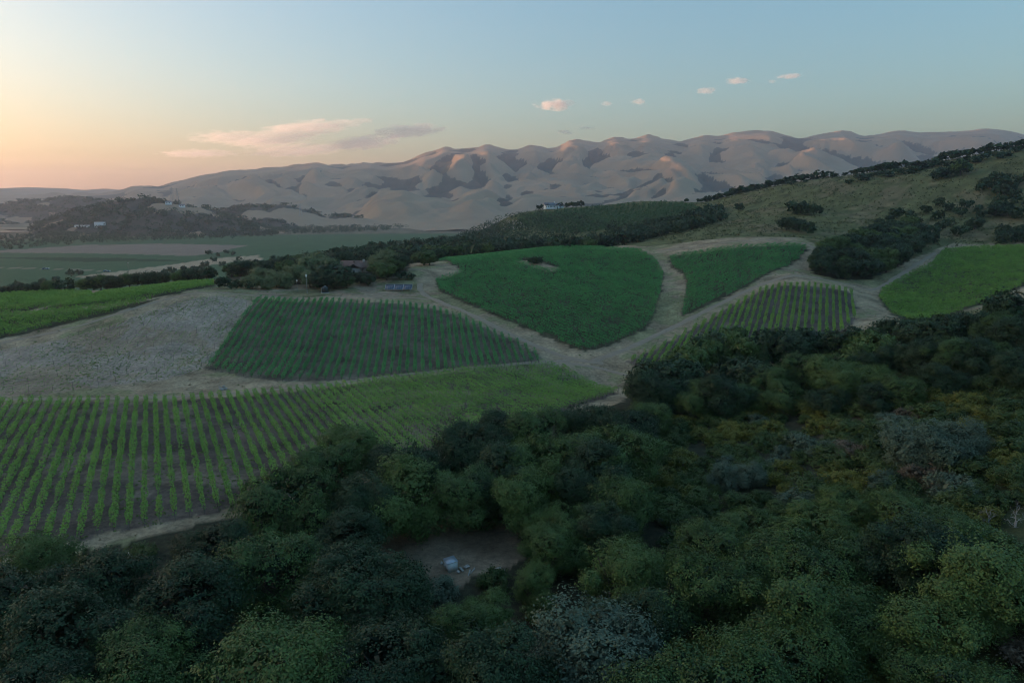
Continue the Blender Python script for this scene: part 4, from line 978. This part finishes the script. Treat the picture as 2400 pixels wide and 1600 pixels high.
# brown-roofed house among the trees
hp_ = pt(836, 640, 362); hp_[2] = hz(hp_[0], hp_[1]); t_ = thing('brown_house', hp_, 'low house with brown shingle roof among trees above the solar panels', 'house', radians(-6))
part('wall', prism_gable(-9, 9, 0, 9, 3.4, 6.0), M_WALL, t_); part('wall', prism_gable(-3.4, 3.6, -4.5, -.01, 3.0, 4.9, 'y'), M_WALL, t_)
rf = part('roof', gable(-9, 9, 0, 9, 3.45, 6.1, .9), M_ROOF, t_); part('chimney', boxvf(2.4, 3.4, 3.2, 4.1, 5.0, 7.0), M_CONC, rf); part('vent', boxvf(-2.4, -1.8, 2.6, 3.1, 5.2, 6.2), M_ROOF, rf)
part('roof', gable(-3.4, 3.6, -4.5, 2.0, 3.05, 5.0, .8, 'y'), M_ROOF, t_)
part('door', boxvf(-.5, .5, -4.56, -4.51, 0, 2.1), M_GLASS, t_)
for x0 in (-7.6, -5.4, 5.2, 7.0): wv = part('window', boxvf(x0, x0+1.3, -.06, -.005, 1.0, 2.3), M_GLASS, t_); part('frame', join([boxvf(x0-.1,x0+1.4,-.09,-.062,.9,1.0), boxvf(x0-.1,x0+1.4,-.09,-.062,2.3,2.4), boxvf(x0-.1,x0,-.09,-.062,1.0,2.3), boxvf(x0+1.3,x0+1.4,-.09,-.062,1.0,2.3)]), M_WHITE, wv)
# water tank, lamp poles
p = at(762, 686); t_ = thing('water_tank', p, 'dark round water tank beside the house yard oak', 'tank')
part('pad', cyl(1.9, -.3, .12), M_CONC, t_); part('body', lathe([(.01,.121),(1.45,.121),(1.5,.3),(1.46,1.2),(1.5,1.25),(1.46,2.3),(1.3,2.55),(.45,2.95),(.01,2.97)]), M_TANK, t_)
part('lid', cyl(.4, 2.9, 3.1, 14), M_STEEL, t_); part('pipe', tube([(-1.5,-.3,.1),(-1.62,-.3,1.6),(-1.5,-.2,2.2)], [.06]*3, 6), M_PALE, t_)
p = at(720, 687); M_POLE = plain('grey_pole', (0.38, 0.37, 0.35), .7, .3, .1, 3); t_ = thing('lamp_pole', p, 'tall pale pole with box lamp beside the house trees', 'pole')
part('pole', tube([(0,0,-.5),(0,0,8.6)], [.11,.08], 8), M_POLE, t_); part('lamp', join([boxvf(-.3,.3,-.3,.3,7.3,8.3), boxvf(-.45,.45,-.1,.1,8.31,8.45)]), M_PALE, t_); part('bracket', boxvf(-.5, .5, -.06, .06, 9.0, 9.1), M_STEEL, t_); part('rod', tube([(0,0,8.5),(0,0,9.1)], [.04,.04], 6), M_STEEL, t_)
p = at(697, 682); t_ = thing('globe_lamp_pole', p, 'short pole with white globe lamp left of the tall pole', 'pole')
part('pole', tube([(0,0,-.5),(0,0,4.5)], [.07,.05], 8), M_STEEL, t_); part('globe', lathe([(.01,4.45),(.25,4.5),(.36,4.75),(.36,4.95),(.2,5.15),(.01,5.2)], 14), M_PALE, t_)
# white house on the far hill
def on(u, v, lo, hi, fun):
    ys = np.linspace(lo, hi, 400); xs = (u-1200)/FPX*ys/CP*1.0
    for _ in range(3):
        zz = fun(xs, ys); f = ys*CP-(zz-CAMZ)*SP; xs = (u-1200)/FPX*f
    zz = fun(xs, ys); _, vv = proj(xs, ys, zz); k = int(np.argmin(np.abs(vv-v))); return np.array([xs[k], ys[k], zz[k]])
p = on(1300, 490, 850, 1010, H); t_ = thing('white_house', p, 'white farmhouse with grey roof and gables on the far hill crest', 'house', radians(8))
part('wall', prism_gable(-14, 1, 0, 8, 5.4, 8.6), M_WHITE, t_); part('wall', prism_gable(-13.5, -8, -3, -.02, 5.0, 8.0, 'y'), M_WHITE, t_); part('wall', prism_gable(1.05, 6, -2, 8, 4.6, 8.2, 'y'), M_WHITE, t_); part('wall', prism_gable(6.05, 13, 0, 7, 4.2, 7.6, 'y'), M_WHITE, t_)
rf = part('roof', gable(-14, 1, 0, 8, 5.45, 8.7, .5), M_SLATE, t_); part('chimney', boxvf(.0, 1.0, 3.0, 4.2, 7.4, 11.0), M_WHITE, rf)
part('roof', gable(-13.5, -8, -3, 3, 5.05, 8.1, .4, 'y'), M_SLATE, t_); part('roof', gable(1.05, 6, -2, 8, 4.65, 8.3, .4, 'y'), M_SLATE, t_); part('roof', gable(6.05, 13, 0, 7, 4.25, 7.7, .4, 'y'), M_SLATE, t_)
for x0, y0, z0 in [(-12.6,-3.05,2.8),(-10.4,-3.05,2.8),(-7,-.05,3.0),(-5,-.05,3.0),(-3,-.05,3.0),(-1,-.05,3.0),(2.6,-2.05,2.2),(8,-.05,1.8),(10,-.05,1.8)]: part('window', boxvf(x0, x0+1.2, y0, y0+.04, z0, z0+1.5), M_GLASS, t_)
part('door', boxvf(3.0, 4.2, -2.06, -2.01, 0, 2.2), M_GLASS, t_)
# two pale buildings beyond the valley
p = on(235, 532, 1960, 2330, LOWH); t_ = thing('white_hall', p, 'plain white block building beyond the valley trees', 'building', radians(10))
part('wall', boxvf(-13, 13, -9, 9, -3, 15), M_WHITE, t_); part('roof', boxvf(-13.5, 13.5, -9.5, 9.5, 15.01, 15.8), M_CONC, t_); part('door', boxvf(-2, 2, -9.08, -9.01, -1, 4), M_CONC, t_)
p = on(193, 533, 1960, 2330, LOWH); t_ = thing('long_shed', p, 'low pale building with dark openings left of the white block', 'building', radians(6))
part('wall', prism_gable(-20, 20, -6, 6, 6.0, 8.0), M_WHITE, t_); part('roof', gable(-20, 20, -6, 6, 6.05, 8.1, .6), M_CONC, t_)
for x0 in (-15, -7, 1, 9): part('door', boxvf(x0, x0+4.5, -6.1, -6.02, 0, 4.2), M_GLASS, t_)
for u, v, lab in ((395,480,'small white house on the wooded low hill, left one'), (427,487,'small pale house on the wooded low hill, right one')):
    p = on(u, v, 2150, 2345, LOWH); t_ = thing('hill_house', p, lab, 'house', radians(15)); part('wall', prism_gable(-9, 9, -4, 4, 9, 12), M_WHITE, t_); part('roof', gable(-9, 9, -4, 4, 9.05, 12.1, .5), M_SLATE, t_); part('window', boxvf(-5, -2, -4.08, -4.02, 5, 8), M_GLASS, t_); part('window', boxvf(2, 5, -4.08, -4.02, 5, 8), M_GLASS, t_)
# power pylons
def pylon(h, wd):
    ps = []; lv = [0, .25, .45, .62, .78, .9, 1.0]; ww = [wd*(1-.86*f) for f in lv]
    for sx in (-1, 1):
        for sy in (-1, 1): ps.append(tube([(sx*w_, sy*w_, f*h) for f, w_ in zip(lv, ww)], [.35]*7, 4))
    for a, b, wa, wb in zip(lv[:-1], lv[1:], ww[:-1], ww[1:]):
        for s1 in (-1, 1):
            ps += [tube([(-wa, s1*wa, a*h), (wb, s1*wb, b*h)], [.2]*2, 3), tube([(wa, s1*wa, a*h), (-wb, s1*wb, b*h)], [.2]*2, 3), tube([(s1*wa, -wa, a*h), (s1*wb, wb, b*h)], [.2]*2, 3)]
    return join(ps)
PY = mesh_np('lattice', *pylon(52, 6), M_STEEL); PA = mesh_np('cross_arm', *join([tube([(-9,0,0),(0,0,1.6),(9,0,0)], [.25]*3, 4), tube([(-9,0,0),(9,0,0)], [.25]*2, 4)]), M_STEEL)
for u, v, lo, hi, lab in ((705,508,2500,3000,'steel lattice pylon on the pale grass hill'), (405,474,2200,2360,'steel lattice pylon on the low wooded hill, left of a pair'), (417,477,2200,2360,'steel lattice pylon on the low wooded hill, right of a pair'), (207,472,2900,3300,'distant steel lattice pylon above the lake-side hills')):
    p = on(u, v, lo, hi, LOWH); t_ = thing('power_pylon', p, lab, 'pylon', rng.random()*1.5, 'power pylons beyond the valley'); add('lattice', PY, t_)
    for z in (34, 41, 48): add('cross_arm', PA, t_, (0, 0, z))
# utility poles at the valley edge
for u, v, z0, lab in ((301,634,-39.5,'thin utility pole by the pale dry field in the valley'), (700,563,-36,'utility pole rising in front of the far green field')):
    d = ray(u, v); k = (z0-CAMZ)/d[2]; x, y = d[0]*k, d[1]*k; t_ = thing('utility_pole', (x, y, hz(x, y)), lab, 'pole', .3)
    part('pole', tube([(0,0,-1),(0,0,15)], [.22,.16], 7), WOODGREY, t_); part('cross_arm', boxvf(-1.3, 1.3, -.1, .1, 13.6, 13.85), WOODGREY, t_); part('transformer', shift(cyl(.35, 0, 1.1, 10), (.45, 0, 12.2)), M_PALE, t_)
# tractors with trailers on the valley track
def tractor(u, v, lab, rz):
    d = ray(u, v); k = (-39.6-CAMZ)/d[2]; x, y = d[0]*k, d[1]*k; t_ = thing('tractor', (x, y, hz(x, y)), lab, 'tractor', rz, 'tractors in the valley field')
    part('hood', join([boxvf(-3.4,-1.2,-.55,.55,.9,1.9), boxvf(-3.5,-3.41,-.45,.45,1.0,1.75)]), M_BLUE, t_); part('chassis', boxvf(-3.2, 1.0, -.4, .4, .6, .9), M_RUB, t_)
    cb = part('cab', join([boxvf(-1.19,.9,-.8,.8,.91,1.6), boxvf(-1.19,-1.09,-.8,-.7,1.61,2.8), boxvf(-1.19,-1.09,.7,.8,1.61,2.8), boxvf(.8,.9,-.8,-.7,1.61,2.8), boxvf(.8,.9,.7,.8,1.61,2.8)]), M_BLUE, t_)
    part('cab_roof', boxvf(-1.3, 1.05, -.9, .9, 2.81, 3.0), M_PALE, cb); part('cab_glass', boxvf(-1.05, .75, -.74, .74, 1.61, 2.8), M_GLASS, cb)
    for x0, r0, w0 in ((-2.8, .55, .35), (.2, .9, .5)):
        for sy in (-1, 1): V, F = rotx(cyl(r0, -w0/2, w0/2, 16), pi/2); wl = part('wheel', (V+np.array([x0, sy*.95, r0]), F), M_RUB, t_); V, F = rotx(cyl(r0*.5, -w0/2-.03, w0/2+.03, 12), pi/2); part('rim', (V+np.array([x0, sy*.95, r0]), F), M_PALE, wl)
    tr = part('trailer', join([boxvf(1.6,6.4,-1.1,1.1,.9,1.1), boxvf(1.0,1.6,-.1,.1,.75,.9)]), M_BLUE, t_)
    for q in range(3): part('bin', boxvf(1.8+1.55*q, 3.1+1.55*q, -.9, .9, 1.11, 2.2), M_PALE if q != 1 else M_BLUE, tr)
    for x0 in (3.2, 4.4):
        for sy in (-1, 1): V, F = rotx(cyl(.45, -.15, .15, 14), pi/2); part('wheel', (V+np.array([x0, sy*1.0, .45]), F), M_RUB, t_)
tractor(105, 632, 'blue tractor with trailer on the valley track, left one', radians(4)); tractor(248, 634.5, 'blue tractor with pale bins on the valley track, right one', radians(-3))
M_SCRAP = plain('weathered_scrap', (0.46, 0.42, 0.37), .85, .2, .25, 4)
# pale bin and scrap in the clearing
p = at(1058, 1334); t_ = thing('pale_bin', p, 'dented pale grey storage box with lid standing in the wood clearing', 'box', radians(28)); t_.rotation_euler[1] = radians(-5)
part('body', (lambda v: (np.where(v[0][:, 2:3] > 1, v[0]*np.array([1.12, 1.12, 1]), v[0]), v[1]))(boxvf(-.7, .7, -.65, .65, 0, 1.45)), M_PALE, t_); part('lid', slab([(-.86,-.8,1.46),(.86,-.8,1.40),(.86,.8,1.52),(-.86,.8,1.58)], .08), M_FRAME, t_); part('handle', tube([(-.85,-.3,1.1),(-1.0,-.3,1.0),(-1.0,.3,1.0),(-.85,.3,1.1)], [.03]*4, 5), M_STEEL, t_)
sc_ = [(1082,1336,'pale board lying just right of the grey storage box',1.6,.5),(1094,1330,'bent white sheet behind the scrap right of the box',1.1,.8),(1100,1345,'long pale plank slanting in front of the clearing bush',2.2,.18),(1108,1340,'second pale plank beside the slanting one',2.0,.16),
 (1074,1342,'small crumpled white sheet at the foot of the grey box',.7,.6),(1165,1335,'white board under the bushes right of the clearing',1.5,.4),(1182,1342,'narrow white panel furthest right of the scrap',1.8,.3),(1035,1322,'small white scrap left of the grey box',.8,.4)]
for k, (u, v, lab, l_, w_) in enumerate(sc_):
    l_ *= .7; w_ *= .7; p = at(u, v); V, F = slab(np.array([(-l_/2,-w_/2,0),(l_/2,-w_/2,.05),(l_/2,w_/2,.22),(-l_/2,w_/2,.1)]), .05); n_s = 4
    o = tag(add('scrap_board', mesh_np('scrap_board', V, F, M_SCRAP), None, p+np.array([0, 0, .12]), rng.random()*3), lab, 'scrap', 'scrap in the clearing'); o.rotation_euler[0] = rng.normal()*.2
p = at(315, 1304); o = tag(add('white_sheet', mesh_np('white_sheet', *slab([(-.8,-.5,.2),(.8,-.5,.3),(.8,.5,.8),(-.8,.5,.7)], .04), M_PALE), None, p, .4), 'small white sheet lying at the wood edge below the vines', 'sheet')
# boulders on the bank above the nearest vineyard
def rock(r, seed):
    th = np.linspace(0, 2*pi, 11)[:-1]; ph = np.linspace(.05, pi-.05, 7); TH, PH = np.meshgrid(th, ph)
    D = np.stack([np.sin(PH)*np.cos(TH), np.sin(PH)*np.sin(TH), np.cos(PH)], -1).reshape(-1, 3); D = D*(1+.35*n3(D, 2.6, seed)[:, None])*np.array([1, .8, .7])*r
    i = np.arange(6)[:, None]*10; k = np.arange(10)[None]; k2 = (k+1) % 10
    return D, np.stack([i+k, i+10+k, i+10+k2, i+k2], -1).reshape(-1, 4)
for k, (u, v, r, lab) in enumerate([(519,914,.75,'largest pale boulder on the dry bank above the nearest vines'), (528,912,.55,'second pale boulder just right of the largest on the bank'), (524,907,.5,'upper pale boulder resting behind the bank boulders'), (514,908,.4,'small pale boulder at the left of the bank pile'), (362,921,.3,'small pale stone on the bank edge left of the boulders')]):
    p = at(u, v); tag(add('boulder', mesh_np('boulder', *rock(r, k*3.1+1), M_ROCK), None, p+np.array([0, 0, r*.3]), k), lab, 'boulder', 'boulders on the bank')
# pale stakes in a clearing below the white house
CLR = wpoly([(1166,530),(1185,516),(1215,517),(1232,530),(1195,542)])
pp_ = poisson(CLR, 3.2, 1500); ps = [shift(join([tube([(0,0,-.2),(rng.normal()*.2,rng.normal()*.2,1.6+rng.random())], [.16,.13], 4), boxvf(-.5*rng.random()-.1,.5*rng.random()+.1,-.1,.1,.9,1.3)]), (x, y, hz(x, y))) for x, y in pp_]
if ps: tag(add('pale_stakes', mesh_np('pale_stakes', *join(ps), plain('pinkish_stakes', (0.55, 0.46, 0.44), .8, .2, .15, .5))), 'cluster of small pale pinkish stakes in a clearing below the white house', 'stakes', kind='stuff')
# ------------------------------------------------------------------ evening clouds, far beyond the mountains
def ico(n=24, m=14):
    th = np.arange(n)*2*pi/n; ph = np.linspace(.02, pi-.02, m); PH, TH = np.meshgrid(ph, th, indexing='ij')
    V = np.stack([np.sin(PH)*np.cos(TH), np.sin(PH)*np.sin(TH), np.cos(PH)], -1).reshape(-1, 3)
    i = np.arange(m-1)[:, None]*n; k = np.arange(n)[None]; k2 = (k+1) % n
    return V, np.stack([i+k, i+n+k, i+n+k2, i+k2], -1).reshape(-1, 4)
def cloud_mat(name, dens, thr, sx, sy, sz, seed):
    m = bpy.data.materials.new(name); m.use_nodes = True; nt = m.node_tree; nt.nodes.clear(); N = nt.nodes.new; L = nt.links.new
    out = N('ShaderNodeOutputMaterial'); v = N('ShaderNodeVolumePrincipled'); v.inputs['Color'].default_value = (.97, .96, .97, 1); v.inputs['Anisotropy'].default_value = .2
    tc = N('ShaderNodeTexCoord'); ln = N('ShaderNodeVectorMath'); ln.operation = 'LENGTH'; L(tc.outputs['Object'], ln.inputs[0])
    mp = N('ShaderNodeMapping'); mp.inputs['Scale'].default_value = (sx, sy, sz); mp.inputs['Location'].default_value = (seed*3.1, seed*1.7, seed*.9); L(tc.outputs['Object'], mp.inputs[0])
    no = N('ShaderNodeTexNoise'); no.inputs['Scale'].default_value = 1.0; no.inputs['Detail'].default_value = 5; no.inputs['Roughness'].default_value = .58; L(mp.outputs[0], no.inputs['Vector'])
    sq = N('ShaderNodeMath'); sq.operation = 'POWER'; L(ln.outputs['Value'], sq.inputs[0]); sq.inputs[1].default_value = 2.2
    mu = N('ShaderNodeMath'); mu.operation = 'MULTIPLY_ADD'; L(sq.outputs[0], mu.inputs[0]); mu.inputs[1].default_value = -.42; L(no.outputs['Fac'], mu.inputs[2])
    mr = N('ShaderNodeMapRange'); mr.interpolation_type = 'SMOOTHSTEP'; mr.inputs['From Min'].default_value = thr; mr.inputs['From Max'].default_value = thr+.16; mr.inputs['To Max'].default_value = dens; L(mu.outputs[0], mr.inputs['Value'])
    L(mr.outputs[0], v.inputs['Density']); L(v.outputs[0], out.inputs['Volume']); return m
CLV, CLF = ico()
def cloud(u, v, wpx, hpx, tilt, dens, thr, label, group, seed, det=1.0, Y=18000):
    c = pt(u, v, Y); f = Y*CP-(c[2]-CAMZ)*SP; a = wpx/2/FPX*f; h = hpx/2/FPX*f
    m = cloud_mat('cloud_vapour', dens*(.5 if group == G2 else .75), thr+(.025 if group == G2 else .01), 2.8*det, 1.8*det, 1.7*det, seed); o = add('cloud', mesh_np('cloud', CLV, CLF, m, True), None, c, 0, (a, a*.6, h))
    o.rotation_euler = (0, radians(-tilt), 0); tag(o, label, 'cloud', group)
G2 = 'small evening clouds at the right'; G1 = 'long pink cloud bank at the left'
cloud(1302, 246, 128, 34, 0, .006, .24, 'largest small cloud, peach-lit on its left side, above the central peaks', G2, 1)
cloud(1422, 243, 36, 16, 0, .0045, .24, 'tiny grey cloud just right of the largest peach-lit cloud', G2, 2); cloud(1497, 239, 50, 20, 0, .005, .24, 'small grey double-humped cloud, second right of the largest peach-lit cloud', G2, 3)
cloud(1655, 213, 62, 22, 3, .005, .24, 'small pink cloud with a pale tuft, left of the upper right trio', G2, 4); cloud(1730, 190, 74, 20, 0, .006, .24, 'flat pink cloud in the middle of the upper right trio', G2, 5)
cloud(1853, 179, 80, 16, 4, .005, .24, 'highest thin pink cloud, rightmost in the sky', G2, 6); cloud(1810, 191, 26, 12, 0, .005, .24, 'tiny pink cloud below left of the rightmost cloud', G2, 7)
cloud(1325, 310, 58, 14, -4, .005, .24, 'thin pink cloud low over the central peaks, left one', G2, 8); cloud(1375, 300, 62, 9, 0, .004, .24, 'faint pink cloud streak low over the central peaks, right one', G2, 9)
cloud(720, 302, 330, 44, 6, .0012, .27, 'long upper streak of the pink cloud bank at the left', G1, 10, 1.6, 19500); cloud(960, 307, 230, 40, 4, .0016, .25, 'solid mauve right-hand tongue of the pink cloud bank', G1, 11, 1.3, 19000)
cloud(850, 335, 250, 44, 7, .0014, .25, 'mauve middle band of the pink cloud bank at the left', G1, 12, 1.4, 20000); cloud(545, 322, 280, 40, 1, .0010, .29, 'left ragged end of the pink cloud bank', G1, 13, 1.8, 20500)
cloud(470, 360, 260, 26, 1, .0011, .28, 'faint lowest left streak of the pink cloud bank', G1, 16, 2.0, 21500); cloud(640, 330, 300, 24, 5, .0013, .27, 'thin mauve streak through the middle of the pink cloud bank', G1, 17, 2.0, 20000)
cloud(690, 352, 340, 44, 2, .0009, .29, 'faint lowest band of the pink cloud bank at the left', G1, 14, 1.8, 21000); cloud(850, 283, 80, 14, 0, .0015, .26, 'small grey cloud wisp above the pink cloud bank', G1, 15, 1, 19000)
# ------------------------------------------------------------------ evening haze over the valley
def box_mesh(name, x0, x1, y0, y1, z0, z1):
    V = [(x, y, z) for z in (z0, z1) for y in (y0, y1) for x in (x0, x1)]
    F = [(0,2,3,1),(4,5,7,6),(0,1,5,4),(2,6,7,3),(0,4,6,2),(1,3,7,5)]
    return mesh_np(name, np.array(V), np.array(F))
hb = box_mesh('haze', -16000, 16000, -16000, 16000, -80, 780)
hm = bpy.data.materials.new('evening_haze'); hm.use_nodes = True; hm.node_tree.nodes.clear()
ho = hm.node_tree.nodes.new('ShaderNodeOutputMaterial'); hv = hm.node_tree.nodes.new('ShaderNodeVolumePrincipled')
hv.inputs['Color'].default_value = (1.0, 0.89, 0.98, 1); hv.inputs['Density'].default_value = 7.5e-5; hv.inputs['Anisotropy'].default_value = 0.58
hm.node_tree.links.new(hv.outputs[0], ho.inputs['Volume']); hb.materials.append(hm)
tag(add('haze', hb), 'thin pinkish evening haze hanging over the valley', 'haze', kind='stuff')
